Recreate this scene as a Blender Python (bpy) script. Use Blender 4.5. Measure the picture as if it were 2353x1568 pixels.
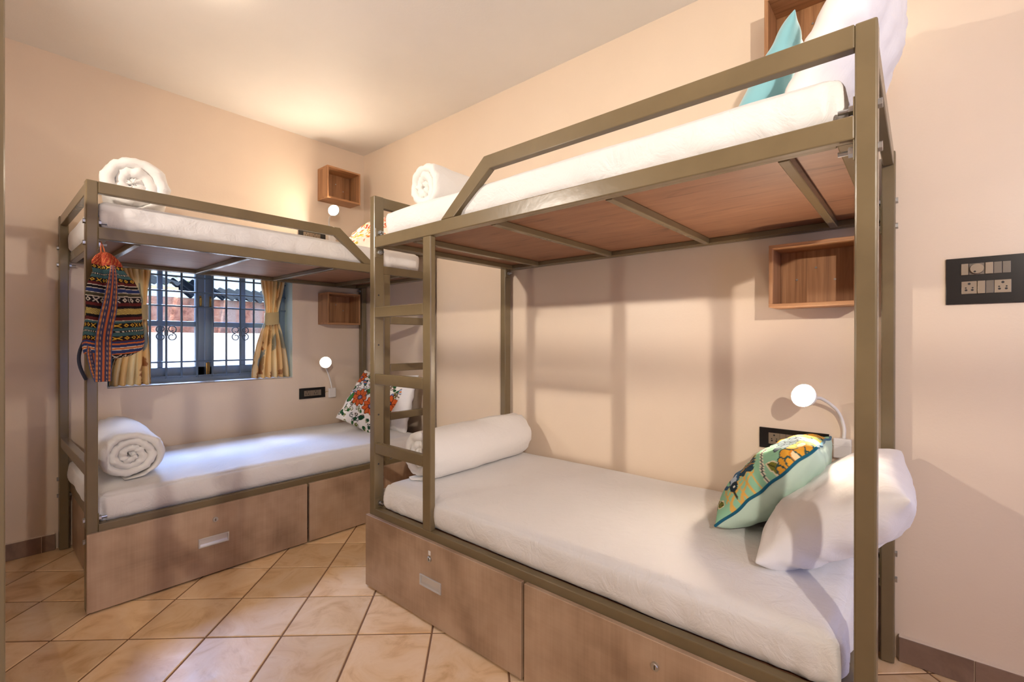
import bpy, bmesh, math, random
import numpy as np
from mathutils import Vector, Matrix, noise

S = bpy.context.scene
COL = S.collection
for o in list(bpy.data.objects):
    bpy.data.objects.remove(o)
R = random.Random(7)

# ------------------------------------------------------------------ camera, sky, light, exposure
F_PX = 1081.0
CAM = Vector((-2.1493, -3.5027, 1.12))
YAW, PITCH, ROLL = 0.8559, -0.0016, 0.0010
cd = bpy.data.cameras.new('camera')
cam = bpy.data.objects.new('camera', cd)
COL.objects.link(cam)
cd.sensor_width = 36.0
cd.lens = 36.0 * F_PX / 2353.0
cd.clip_start = 0.02
fw = Vector((math.sin(YAW) * math.cos(PITCH), math.cos(YAW) * math.cos(PITCH), math.sin(PITCH)))
rt = Vector((math.cos(YAW), -math.sin(YAW), 0))
up = rt.cross(fw)
r2 = rt * math.cos(ROLL) + up * math.sin(ROLL)
u2 = -rt * math.sin(ROLL) + up * math.cos(ROLL)
cam.matrix_world = Matrix(((r2.x, u2.x, -fw.x, CAM.x), (r2.y, u2.y, -fw.y, CAM.y), (r2.z, u2.z, -fw.z, CAM.z), (0, 0, 0, 1)))
S.camera = cam

S.view_settings.view_transform = 'Standard'
S.view_settings.look = 'None'
S.view_settings.gamma = 1.0
S.view_settings.use_curve_mapping = False
S.view_settings.exposure = 0.09

WARM = (1.0, 0.82, 0.63)
SOFT = (1.0, 0.90, 0.79)
BULB_STRENGTH = 150.0     # emission of the visible and assumed reading bulbs
FAR_LAMP_W = 17.5         # assumed reading lamps on the opposite wall, out of the picture

w = bpy.data.worlds.new('sky')
S.world = w
w.use_nodes = True
nt = w.node_tree
bg = nt.nodes['Background']
bg.inputs['Color'].default_value = (0.60, 0.78, 1.0, 1)
bg.inputs['Strength'].default_value = 1.7


def light(name, kind, loc, energy, color, size=0.05, size_y=None, rot=None):
    ld = bpy.data.lights.new(name, kind)
    ld.energy = energy
    ld.color = color
    if kind == 'POINT':
        ld.shadow_soft_size = size
    elif kind == 'AREA':
        ld.size = size
        if size_y:
            ld.shape = 'RECTANGLE'
            ld.size_y = size_y
    elif kind == 'SUN':
        ld.angle = size
    o = bpy.data.objects.new(name, ld)
    o.location = loc
    if rot:
        o.rotation_euler = rot
    COL.objects.link(o)
    return o


sun = light('sun', 'SUN', (4, -4, 8), 11.0, (1.0, 0.93, 0.82), 0.02)
sun.rotation_euler = Vector((0.20, -0.30, 1.0)).to_track_quat('Z', 'Y').to_euler()
# assumed blue daylight from behind the camera: area lamp before the closed near wall
light('assumed_daylight_lamp', 'AREA', (-1.1, -5.05, 1.25), 15.0, (0.40, 0.52, 1.0), 1.0, 1.7, (math.radians(90), 0, 0))
# added out-of-view lamp above the yard, boosts blue sky light through the back window
sk = light('sky_fill_lamp', 'AREA', (-1.1, 1.0, 2.75), 600.0, (0.38, 0.54, 1.0), 1.6, 0.9)
sk.rotation_euler = Vector((0, 1.55, 1.55)).to_track_quat('Z', 'X').to_euler()
# portal of the window in the back wall
pt = light('window_portal', 'AREA', (-1.115, 0.22, 1.25), 1.0, (1, 1, 1), 1.06, 0.84, (math.radians(-90), 0, 0))
pt.data.cycles.is_portal = True
# assumed unseen reading lamps of the bunks along the opposite wall: small discs that shine into the room
for (lx, ly, lz, tx, ty, tz, k) in ((-2.98, -1.25, 2.05, 0, -2.3, 1.4, 1.0), (-2.98, -1.27, 1.15, 0, -2.2, .9, .18), (-2.98, -4.68, 2.03, 0, -2.0, 1.9, 1.3)):
    rl = light('assumed_reading_light', 'AREA', (lx, ly, lz), FAR_LAMP_W * k, SOFT, 0.07)
    rl.data.shape = 'DISK'
    rl.data.spread = math.radians(104 if ly < -4 else 130)
    rl.rotation_euler = (Vector((lx, ly, lz)) - Vector((tx, ty, tz))).to_track_quat('Z', 'Y').to_euler()
light('assumed_ceiling_light', 'POINT', (-1.52, -1.26, 2.605), 1.6, WARM, 0.03)  # assumed lamp just out of view, gives the glow on the ceiling
light('assumed_ceiling_light', 'POINT', (-1.30, -3.56, 2.60), 2.5, SOFT, 0.06)  # assumed unseen lamp near the camera, reflected in the right wall

# ------------------------------------------------------------------ materials


def lin(c):
    return tuple(((x / 255.0) / 12.92 if x / 255.0 <= 0.04045 else ((x / 255.0 + 0.055) / 1.055) ** 2.4) for x in c)


class NB:
    def __init__(s, name):
        s.m = bpy.data.materials.new(name)
        s.m.use_nodes = True
        s.t = s.m.node_tree
        s.b = s.t.nodes['Principled BSDF']

    def n(s, typ, **kw):
        nd = s.t.nodes.new(typ)
        for k, v in kw.items():
            if k.startswith('i_'):
                nd.inputs[k[2:].replace('_', ' ')].default_value = v
            else:
                setattr(nd, k, v)
        return nd

    def l(s, a, ao, b, bi):
        s.t.links.new(a.outputs[ao], b.inputs[bi])

    def coords(s, kind='Object', scale=(1, 1, 1), rot=(0, 0, 0)):
        tc = s.n('ShaderNodeTexCoord')
        mp = s.n('ShaderNodeMapping')
        mp.inputs['Scale'].default_value = scale
        mp.inputs['Rotation'].default_value = rot
        s.l(tc, kind, mp, 'Vector')
        return mp

    def noise(s, mp, scale, detail=4, rough=0.55, dist=0.0):
        nd = s.n('ShaderNodeTexNoise')
        nd.inputs['Scale'].default_value = scale
        nd.inputs['Detail'].default_value = detail
        nd.inputs['Roughness'].default_value = rough
        nd.inputs['Distortion'].default_value = dist
        s.l(mp, 'Vector', nd, 'Vector')
        return nd

    def ramp(s, src, out, stops):
        r = s.n('ShaderNodeValToRGB')
        e = r.color_ramp.elements
        while len(e) < len(stops):
            e.new(0.5)
        for i, (p, c) in enumerate(stops):
            e[i].position = p
            e[i].color = (*c, 1)
        s.l(src, out, r, 'Fac')
        return r

    def bump(s, src, out, strength=0.2, dist=0.01):
        b = s.n('ShaderNodeBump')
        b.inputs['Strength'].default_value = strength
        b.inputs['Distance'].default_value = dist
        s.l(src, out, b, 'Height')
        s.l(b, 'Normal', s.b, 'Normal')
        return b

    def set(s, **kw):
        for k, v in kw.items():
            k = k.replace('_', ' ')
            if k == 'Base Color' and len(v) == 3:
                v = (*v, 1)
            s.b.inputs[k].default_value = v
        return s


def plain(name, rgb, rough=0.5, metal=0.0, spec=0.5, bump=None):
    a = NB(name)
    a.set(Base_Color=lin(rgb), Roughness=rough, Metallic=metal)
    a.b.inputs['Specular IOR Level'].default_value = spec
    mp = a.coords('Object')
    nz = a.noise(mp, 6.0 if not bump else bump[0], 3)
    c = lin(rgb)
    r = a.ramp(nz, 'Fac', [(0.3, tuple(x * 0.94 for x in c)), (0.7, tuple(min(1, x * 1.05) for x in c))])
    a.l(r, 'Color', a.b, 'Base Color')
    if bump:
        a.bump(nz, 'Fac', bump[1], bump[2])
    return a.m


def wall_paint(name, rgb, rough=0.34, spec=0.4):
    a = NB(name)
    c = lin(rgb)
    mp = a.coords('Object')
    n1 = a.noise(mp, 1.3, 5)
    r = a.ramp(n1, 'Fac', [(0.3, tuple(x * 0.96 for x in c)), (0.7, tuple(min(1, x * 1.03) for x in c))])
    a.l(r, 'Color', a.b, 'Base Color')
    a.set(Roughness=rough)
    a.b.inputs['Specular IOR Level'].default_value = spec
    n2 = a.noise(mp, 90.0, 3)
    a.bump(n2, 'Fac', 0.10, 0.004)
    return a.m


M_WALL = wall_paint('cream_wall_paint', (224, 204, 182))
M_CEIL = wall_paint('white_ceiling_paint', (240, 235, 228), 0.6, 0.2)


def metal_paint():
    a = NB('olive_enamel')
    mp = a.coords('Object')
    n1 = a.noise(mp, 9.0, 4)
    c = lin((116, 100, 73))
    r = a.ramp(n1, 'Fac', [(0.3, tuple(x * 0.92 for x in c)), (0.7, tuple(x * 1.06 for x in c))])
    a.l(r, 'Color', a.b, 'Base Color')
    a.set(Roughness=0.26)
    n2 = a.noise(mp, 38.0, 2)
    a.bump(n2, 'Fac', 0.07, 0.004)
    return a.m


M_METAL = metal_paint()


def streak_wood(name, stops, along, rough=0.4, stretch=(1.2, 14, 14), scale=3.0, fine=True, bump=0.05):
    """grain runs along the axis with the small stretch factor"""
    a = NB(name)
    sc = {'x': (stretch[0], stretch[1], stretch[2]), 'y': (stretch[1], stretch[0], stretch[2]), 'z': (stretch[1], stretch[2], stretch[0])}[along]
    mp = a.coords('Object', sc)
    n1 = a.noise(mp, scale, 6, 0.6, 0.6)
    r = a.ramp(n1, 'Fac', stops)
    a.l(r, 'Color', a.b, 'Base Color')
    a.set(Roughness=rough)
    a.bump(n1, 'Fac', bump, 0.004)
    return a.m


def laminate():
    a = NB('brown_streaked_laminate')
    mp = a.coords('Object', (2.2, 2.2, 2.2))
    n1 = a.noise(mp, 2.2, 3, 0.5)
    mp2 = a.coords('Object', (60, 60, 1.4))
    n2 = a.noise(mp2, 2.0, 3, 0.6)
    mp3 = a.coords('Object', (1.2, 1.2, 70))
    n3 = a.noise(mp3, 2.0, 2, 0.5)
    add = a.n('ShaderNodeMath', operation='MULTIPLY_ADD')
    a.l(n2, 'Fac', add, 0)
    add.inputs[1].default_value = 0.16
    a.l(n1, 'Fac', add, 2)
    add2 = a.n('ShaderNodeMath', operation='MULTIPLY_ADD')
    a.l(n3, 'Fac', add2, 0)
    add2.inputs[1].default_value = 0.08
    a.l(add, 'Value', add2, 2)
    r = a.ramp(add2, 'Value', [(0.42, lin((142, 115, 92))), (0.60, lin((170, 142, 117))), (0.80, lin((188, 161, 136)))])
    a.l(r, 'Color', a.b, 'Base Color')
    a.set(Roughness=0.36)
    return a.m


M_LAM = laminate()
M_PLY = {ax: streak_wood('plywood_underside_' + ax, [(0.27, lin((98, 64, 44))), (0.40, lin((132, 90, 64))), (0.6, lin((142, 99, 71))), (0.8, lin((154, 110, 80)))], ax, 0.55, (2.2, 13, 13), 2.0) for ax in 'xy'}
M_BOX = streak_wood('walnut_veneer', [(0.25, lin((118, 80, 52))), (0.5, lin((158, 112, 74))), (0.8, lin((186, 140, 98)))], 'z', 0.45, (1.0, 26, 26), 2.4)
M_BOXH = {ax: streak_wood('walnut_veneer_' + ax, [(0.25, lin((128, 86, 54))), (0.5, lin((168, 120, 80))), (0.8, lin((194, 148, 104)))], ax, 0.45, (1.0, 26, 26), 2.4) for ax in 'xy'}


def cloth(name, rgb, sheen=0.2, weave=900.0, wr=0.12):
    a = NB(name)
    c = lin(rgb)
    mp = a.coords('Object')
    n0 = a.noise(mp, 3.0, 3)
    r = a.ramp(n0, 'Fac', [(0.3, tuple(x * 0.965 for x in c)), (0.7, c)])
    a.l(r, 'Color', a.b, 'Base Color')
    a.set(Roughness=0.85)
    a.b.inputs['Specular IOR Level'].default_value = 0.2
    a.b.inputs['Sheen Weight'].default_value = sheen
    n1 = a.noise(mp, 13.0, 5, 0.6, 1.4)
    a.bump(n1, 'Fac', wr, 0.014)
    return a.m


M_SHEET = cloth('white_cotton_sheet', (230, 227, 225), wr=.42)
M_DUVET = cloth('white_duvet_cotton', (236, 232, 226), wr=0.3)
M_PILLOW = cloth('white_pillow_cotton', (236, 232, 230), wr=0.2)
M_TEAL = cloth('teal_velvet', (134, 190, 200), sheen=0.6)
M_PIPING = cloth('teal_piping', (20, 96, 124))
M_BAND = cloth('cream_curtain_band', (206, 184, 132))


def vcol(name, rough=0.85, weave=0.15, scale=60.0):
    a = NB(name)
    at = a.n('ShaderNodeAttribute', attribute_name='Col')
    a.l(at, 'Color', a.b, 'Base Color')
    a.set(Roughness=rough)
    a.b.inputs['Specular IOR Level'].default_value = 0.2
    mp = a.coords('Object')
    nz = a.noise(mp, scale, 4)
    a.bump(nz, 'Fac', weave, 0.006)
    return a.m


M_PRINT = vcol('printed_cotton')
M_WOVEN = vcol('woven_striped_cotton', 0.95, 0.5, 220.0)
M_CURT = vcol('printed_curtain_cotton')
_t = M_CURT.node_tree
_tr = _t.nodes.new('ShaderNodeBsdfTranslucent')
_mx = _t.nodes.new('ShaderNodeMixShader')
_mx.inputs['Fac'].default_value = .38
_at = [n for n in _t.nodes if n.type == 'ATTRIBUTE'][0]
_t.links.new(_at.outputs['Color'], _tr.inputs['Color'])
_t.links.new(_t.nodes['Principled BSDF'].outputs['BSDF'], _mx.inputs[1])
_t.links.new(_tr.outputs['BSDF'], _mx.inputs[2])
_t.links.new(_mx.outputs['Shader'], _t.nodes['Material Output'].inputs['Surface'])

M_STEEL = plain('zinc_steel', (190, 192, 194), 0.28, 1.0)
M_ALU = plain('brushed_aluminium', (206, 204, 202), 0.34, 0.5)
M_BRASS = plain('aged_brass', (170, 140, 84), 0.35, 1.0)
M_BLACK = plain('black_glass_plate', (22, 20, 20), 0.22)
M_BRONZE = plain('bronze_grey_switch', (138, 122, 104), 0.32, 0.35)
M_BRONZE2 = plain('dark_bronze_switch', (102, 92, 82), 0.32, 0.35)
M_DARK = plain('dark_socket_hole', (26, 22, 20), 0.6)
M_WHITE = plain('white_plastic', (228, 222, 216), 0.35)
M_WINBLUE = plain('blue_grey_window_paint', (112, 130, 146), 0.38)
M_GRILL = plain('grey_blue_iron_paint', (92, 108, 124), 0.4)
M_REVEAL = plain('pale_green_reveal_paint', (190, 204, 196), 0.5)
M_SILL = plain('white_sill_paint', (226, 226, 228), 0.45)
M_GROUT = plain('brown_grout', (132, 96, 66), 0.9, bump=(40, 0.3, 0.004))
M_WIRE = plain('yellow_wire', (176, 150, 60), 0.5)


def tile_mat(name, stops, rough=0.34):
    a = NB(name)
    mp = a.coords('Object')
    oi = a.n('ShaderNodeObjectInfo')
    va = a.n('ShaderNodeVectorMath', operation='MULTIPLY_ADD')
    cmb = a.n('ShaderNodeCombineXYZ')
    for k in 'XYZ':
        a.l(oi, 'Random', cmb, k)
    a.l(cmb, 'Vector', va, 0)
    va.inputs[1].default_value = (37, 19, 11)
    a.l(mp, 'Vector', va, 2)
    n1 = a.noise(va, 7.0, 6, 0.6, 1.2)
    r = a.ramp(n1, 'Fac', stops)
    mix = a.n('ShaderNodeHueSaturation')
    mr = a.n('ShaderNodeMapRange')
    mr.inputs['To Min'].default_value = 0.86
    mr.inputs['To Max'].default_value = 1.1
    a.l(oi, 'Random', mr, 'Value')
    a.l(mr, 'Result', mix, 'Value')
    a.l(r, 'Color', mix, 'Color')
    a.l(mix, 'Color', a.b, 'Base Color')
    n2 = a.noise(va, 26.0, 4)
    rr = a.n('ShaderNodeMapRange')
    rr.inputs['To Min'].default_value = rough - 0.08
    rr.inputs['To Max'].default_value = rough + 0.16
    a.l(n2, 'Fac', rr, 'Value')
    a.l(rr, 'Result', a.b, 'Roughness')
    a.bump(n1, 'Fac', 0.22, 0.006)
    return a.m


M_TILE = tile_mat('beige_terracotta_tile', [(0.28, lin((204, 160, 110))), (0.46, lin((228, 192, 146))), (0.62, lin((234, 202, 162))), (0.8, lin((214, 174, 126)))])
M_SKIRT = tile_mat('brown_skirting_tile', [(0.3, lin((116, 92, 76))), (0.6, lin((138, 112, 94))), (0.8, lin((124, 98, 82)))], 0.4)


def glass():
    a = NB('window_glass')
    t = a.t
    out = t.nodes['Material Output']
    tr = a.n('ShaderNodeBsdfTransparent')
    tr.inputs['Color'].default_value = (0.96, 0.98, 0.98, 1)
    gl = a.n('ShaderNodeBsdfGlossy')
    gl.inputs['Roughness'].default_value = 0.03
    lw = a.n('ShaderNodeLayerWeight')
    lw.inputs['Blend'].default_value = 0.12
    mx = a.n('ShaderNodeMixShader')
    a.l(lw, 'Fresnel', mx, 'Fac')
    a.l(tr, 'BSDF', mx, 1)
    a.l(gl, 'BSDF', mx, 2)
    a.l(mx, 'Shader', out, 'Surface')
    t.nodes.remove(a.b)
    return a.m


M_GLASS = glass()


def emit(name, rgb, strength):
    a = NB(name)
    a.set(Base_Color=(1, 1, 1))
    a.b.inputs['Emission Color'].default_value = (*rgb, 1)
    a.b.inputs['Emission Strength'].default_value = strength
    return a.m




# ------------------------------------------------------------------ mesh helpers


def bm_box(x0, x1, y0, y1, z0, z1, bev=0.0, seg=2, bm=None):
    b = bmesh.new()
    bmesh.ops.create_cube(b, size=1.0)
    lo = Vector((min(x0, x1), min(y0, y1), min(z0, z1)))
    hi = Vector((max(x0, x1), max(y0, y1), max(z0, z1)))
    for v in b.verts:
        v.co = Vector(((v.co.x + .5) * (hi.x - lo.x) + lo.x, (v.co.y + .5) * (hi.y - lo.y) + lo.y, (v.co.z + .5) * (hi.z - lo.z) + lo.z))
    if bev:
        bmesh.ops.bevel(b, geom=list(b.edges), offset=bev, segments=seg, profile=0.5, affect='EDGES')
    if bm is None:
        return b
    join(bm, b)
    return bm


def join(a, b):
    m = bpy.data.meshes.new('tmp')
    b.to_mesh(m)
    a.from_mesh(m)
    b.free()
    bpy.data.meshes.remove(m)
    return a


def bm_cyl(p0, p1, r, seg=16, r2=None, bm=None, cap=True):
    p0, p1 = Vector(p0), Vector(p1)
    d = p1 - p0
    b = bmesh.new()
    bmesh.ops.create_cone(b, cap_ends=cap, segments=seg, radius1=r, radius2=r if r2 is None else r2, depth=d.length)
    q = d.to_track_quat('Z', 'Y')
    mt = Matrix.Translation((p0 + p1) / 2) @ q.to_matrix().to_4x4()
    bmesh.ops.transform(b, matrix=mt, verts=b.verts)
    if bm is None:
        return b
    return join(bm, b)


def bm_tube(pts, r, seg=10, bm=None, closed=False):
    pts = [Vector(p) for p in pts]
    b = bmesh.new()
    rings = []
    n = len(pts)
    prev = None
    for i, p in enumerate(pts):
        if closed:
            d = pts[(i + 1) % n] - pts[i - 1]
        else:
            d = pts[min(i + 1, n - 1)] - pts[max(i - 1, 0)]
        d.normalize()
        if prev is None:
            a = Vector((0, 0, 1)) if abs(d.z) < .9 else Vector((1, 0, 0))
            u = d.cross(a).normalized()
        else:
            u = (prev - d * prev.dot(d)).normalized()
        prev = u
        v = d.cross(u)
        rr = r[i] if isinstance(r, (list, tuple)) else r
        rings.append([b.verts.new(p + (u * math.cos(t) + v * math.sin(t)) * rr) for t in [2 * math.pi * k / seg for k in range(seg)]])
    for i in range(n if closed else n - 1):
        A, B = rings[i], rings[(i + 1) % n]
        for k in range(seg):
            b.faces.new((A[k], A[(k + 1) % seg], B[(k + 1) % seg], B[k]))
    if not closed:
        b.faces.new(rings[0][::-1])
        b.faces.new(rings[-1])
    if bm is None:
        return b
    return join(bm, b)


def bm_sphere(c, r, seg=24, sc=(1, 1, 1), bm=None):
    b = bmesh.new()
    bmesh.ops.create_uvsphere(b, u_segments=seg, v_segments=seg // 2, radius=r)
    for v in b.verts:
        v.co = Vector((v.co.x * sc[0] + c[0], v.co.y * sc[1] + c[1], v.co.z * sc[2] + c[2]))
    if bm is None:
        return b
    return join(bm, b)


def bm_grid(P, closed_u=False, closed_v=False, bm=None):
    """P[i][j] -> points"""
    b = bm or bmesh.new()
    V = [[b.verts.new(p) for p in row] for row in P]
    nu, nv = len(P), len(P[0])
    for i in range(nu if closed_u else nu - 1):
        for j in range(nv if closed_v else nv - 1):
            b.faces.new((V[i][j], V[(i + 1) % nu][j], V[(i + 1) % nu][(j + 1) % nv], V[i][(j + 1) % nv]))
    return b, V


def obj(name, bm, mat, parent=None, smooth=False, base=None, kind=None):
    me = bpy.data.meshes.new(name)
    bmesh.ops.recalc_face_normals(bm, faces=bm.faces)
    bm.to_mesh(me)
    bm.free()
    me.materials.append(mat)
    if smooth:
        me.polygons.foreach_set('use_smooth', [True] * len(me.polygons))
    o = bpy.data.objects.new(name, me)
    COL.objects.link(o)
    if parent is not None:
        o.parent = parent
        off = Vector((0, 0, 0))
        q = parent
        while q is not None:
            off += q.location
            q = q.parent
        me.transform(Matrix.Translation(-off))
    elif base is not None:
        me.transform(Matrix.Translation(-Vector(base)))
        o.location = base
    if kind:
        o['kind'] = kind
    return o


def thing(name, label, cat, loc=(0, 0, 0), group=None):
    o = bpy.data.objects.new(name, None)
    o.empty_display_size = 0.05
    COL.objects.link(o)
    o.location = loc
    tag(o, label, cat, group)
    return o


def tag(o, label, cat, group=None):
    o['label'] = label
    o['category'] = cat
    if group:
        o['group'] = group
    return o


def autosmooth(o):
    o.data.polygons.foreach_set('use_smooth', [False] * len(o.data.polygons))
    return o


def link_child(o, parent):
    """parent an object whose data is in local coordinates"""
    o.parent = parent
    COL.objects.link(o)


def copy_tree(o, loc, label=None):
    r = o.copy()
    COL.objects.link(r)
    r.location = loc
    if label:
        r['label'] = label
    for ch in list(o.children):
        c = ch.copy()
        COL.objects.link(c)
        c.parent = r
        for g in ch.children:
            d = g.copy()
            COL.objects.link(d)
            d.parent = c
    return r


# ------------------------------------------------------------------ room shell
XL, YN, H = -3.077, -5.15, 2.652
WX0, WX1, WZ0, WZ1 = -1.637, -0.588, 0.845, 1.665     # window opening

b = bm_box(XL - .2, WX0, 0, .2, -.02, H)
bm_box(WX1, .2, 0, .2, -.02, H, bm=b)
bm_box(WX0, WX1, 0, .2, -.02, WZ0, bm=b)
bm_box(WX0, WX1, 0, .2, WZ1, H, bm=b)
wall_back = obj('wall_back', b, M_WALL, kind='structure')
b = bm_box(0, .2, YN - .2, 0, -.02, H)
wall_right = obj('wall_right', b, M_WALL, kind='structure')
b = bm_box(XL - .2, XL, YN - .2, 0, -.02, H)
wall_left = obj('wall_left', b, M_WALL, kind='structure')
b = bm_box(XL, 0, YN - .2, YN, -.02, H)
wall_front = obj('wall_front', b, M_WALL, kind='structure')
b = bm_box(XL - .2, .2, YN - .2, .2, H, H + .15)
ceiling = obj('ceiling', b, M_CEIL, kind='structure')

# floor: grout bed with every tile its own piece
b = bm_box(XL, 0, YN, 0, -.06, -.0035)
floor = obj('floor', b, M_GROUT, kind='structure')
TA, TB = Vector((.1925, -.207)), Vector((.1944, .191))
TO = Vector((-.988, -1.297))
GAP = 0.0035


def clip(poly, x0, x1, y0, y1):
    def cut(P, f):
        out = []
        for i in range(len(P)):
            a, c = P[i], P[(i + 1) % len(P)]
            fa, fc = f(a), f(c)
            if fa >= 0:
                out.append(a)
            if fa * fc < 0:
                out.append(a + (c - a) * (fa / (fa - fc)))
        return out
    for f in (lambda p: p.x - x0, lambda p: x1 - p.x, lambda p: p.y - y0, lambda p: y1 - p.y):
        poly = cut(poly, f)
        if len(poly) < 3:
            return []
    return poly


def tile_mesh(poly):
    bm = bmesh.new()
    c = sum(poly, Vector((0, 0))) / len(poly)
    lo = [bm.verts.new((p.x, p.y, -.0035)) for p in poly]
    mid = [bm.verts.new((p.x, p.y, -.0018)) for p in poly]
    top = []
    for p in poly:
        d = (c - p).normalized()
        top.append(bm.verts.new((p.x + d.x * .0035, p.y + d.y * .0035, 0)))
    n = len(poly)
    for i in range(n):
        j = (i + 1) % n
        bm.faces.new((lo[i], lo[j], mid[j], mid[i]))
        bm.faces.new((mid[i], mid[j], top[j], top[i]))
    bm.faces.new(top)
    return bm


ua, ub = TA.normalized() * GAP, TB.normalized() * GAP
shape0 = [Vector((0, 0)) + ua + ub, TA - ua + ub, TA + TB - ua - ub, TB + ua - ub]
cen0 = (TA + TB) / 2
full_me = None
for i in range(-22, 23):
    for j in range(-22, 23):
        o_ = TO + TA * i + TB * j
        poly = [o_ + p for p in shape0]
        inside = all(XL <= p.x <= -.001 and -4.3 <= p.y <= -.001 for p in poly)
        cp = poly if inside else clip(poly, XL, -.001, -4.3, -.001)
        if len(cp) < 3:
            continue
        area = abs(sum(cp[k].x * cp[(k + 1) % len(cp)].y - cp[(k + 1) % len(cp)].x * cp[k].y for k in range(len(cp)))) / 2
        if area < .0006:
            continue
        c = o_ + cen0
        if inside and full_me is not None:
            t = bpy.data.objects.new('tile', full_me)
            t.location = (c.x, c.y, R.uniform(-.0006, 0))
            link_child(t, floor)
        else:
            bm = tile_mesh([p - c for p in cp])
            bmesh.ops.recalc_face_normals(bm, faces=bm.faces)
            me = bpy.data.meshes.new('tile')
            bm.to_mesh(me)
            bm.free()
            me.materials.append(M_TILE)
            if inside:
                full_me = me
            t = bpy.data.objects.new('tile', me)
            t.location = (c.x, c.y, R.uniform(-.0006, 0))
            link_child(t, floor)

# skirting: brown tiles under a plaster ledge
BBH = .086


def baseboard(name, axis, joints, lo, hi):
    if axis == 'y':
        b = bm_box(-.0215, 0, lo, hi, 0, BBH, .001)
    else:
        b = bm_box(lo, hi, -.0215, 0, 0, BBH, .001)
    base = obj(name, b, M_WALL, kind='structure')
    cuts = [lo] + sorted(j for j in joints if lo < j < hi) + [hi]
    for k in range(len(cuts) - 1):
        a0, a1 = cuts[k] + .0012, cuts[k + 1] - .0012
        if axis == 'y':
            tb = bm_box(-.0255, -.0216, a0, a1, .001, BBH - .001, .001, 1)
        else:
            tb = bm_box(a0, a1, -.0255, -.0216, .001, BBH - .001, .001, 1)
        obj('tile', tb, M_SKIRT, base)
    return base


baseboard('baseboard_right', 'y', [-3.637 - .3 * k for k in range(0, 5)], -4.9, -3.447)
baseboard('baseboard_back', 'x', [-1.904 - .3 * k for k in range(0, 5)], XL, -1.852)

# ------------------------------------------------------------------ window
SY = .14      # inner face of the sashes
win = obj('window_1', bm_box(WX0, WX0 + .05, .125, .185, WZ0 + .035, WZ1, .002), M_WINBLUE, kind='structure')
win['label'] = 'blue-grey painted window with iron grille above lower bunk'
for bx in ((WX1 - .05, WX1, .125, .185, WZ0 + .035, WZ1), (WX0, WX1, .125, .185, WZ1 - .05, WZ1), (WX0, WX1, .122, .19, WZ0, WZ0 + .038)):
    obj('frame', bm_box(*bx, .002), M_WINBLUE, win)
obj('sill', bm_box(WX0, WX1, .0, .122, WZ0 - .004, WZ0 + .003, .001), M_SILL, win)
obj('reveal', bm_box(WX1 - .002, WX1 + .001, .001, .125, WZ0, WZ1), M_REVEAL, win)
obj('reveal', bm_box(WX0 - .001, WX0 + .002, .001, .125, WZ0, WZ1), M_REVEAL, win)
SZ0, SZ1 = WZ0 + .038, WZ1 - .05
MX = -1.111
for (sx0, sx1, mun) in ((WX0 + .05, MX - .002, (-1.37, -1.343)), (MX + .002, WX1 - .05, (-.891, -.857))):
    sash = obj('sash', bm_box(sx0, sx1, SY, SY + .035, SZ0, SZ0 + .06, .003), M_WINBLUE, win)
    st = .052
    for bx in ((sx0, sx0 + st, SZ0, SZ1), (sx1 - st, sx1, SZ0, SZ1)):
        obj('stile', bm_box(bx[0], bx[1], SY, SY + .035, bx[2], bx[3], .003), M_WINBLUE, sash)
    obj('rail', bm_box(sx0 + st, sx1 - st, SY, SY + .035, SZ1 - .055, SZ1, .003), M_WINBLUE, sash)
    obj('rail', bm_box(sx0 + st, sx1 - st, SY + .002, SY + .033, 1.208, 1.243, .004), M_WINBLUE, sash)
    obj('muntin', bm_box(mun[0], mun[1], SY + .003, SY + .032, SZ0 + .06, SZ1 - .055, .004), M_WINBLUE, sash)
    for (px0, px1) in ((sx0 + st, mun[0]), (mun[1], sx1 - st)):
        for (pz0, pz1) in ((SZ0 + .06, 1.208), (1.243, SZ1 - .055)):
            obj('pane', bm_box(px0, px1, SY + .015, SY + .018, pz0, pz1), M_GLASS, sash)
# brass handles and the bolt
for hx in (-1.139, -1.080):
    hb = bm_box(hx - .006, hx + .006, SY - .006, SY, 1.335, 1.415, .002)
    bm_tube([(hx, SY - .004, 1.345), (hx, SY - .02, 1.352), (hx, SY - .022, 1.375), (hx, SY - .02, 1.398), (hx, SY - .004, 1.405)], .0045, 8, hb)
    obj('handle', hb, M_BRASS, win)
hb = bm_box(-1.106, -1.082, SY - .005, SY, .885, .965, .001)
bm_cyl((-1.094, SY - .009, .885), (-1.094, SY - .009, .972), .005, 10, bm=hb)
obj('tower_bolt', hb, M_BRASS, win)
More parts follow.
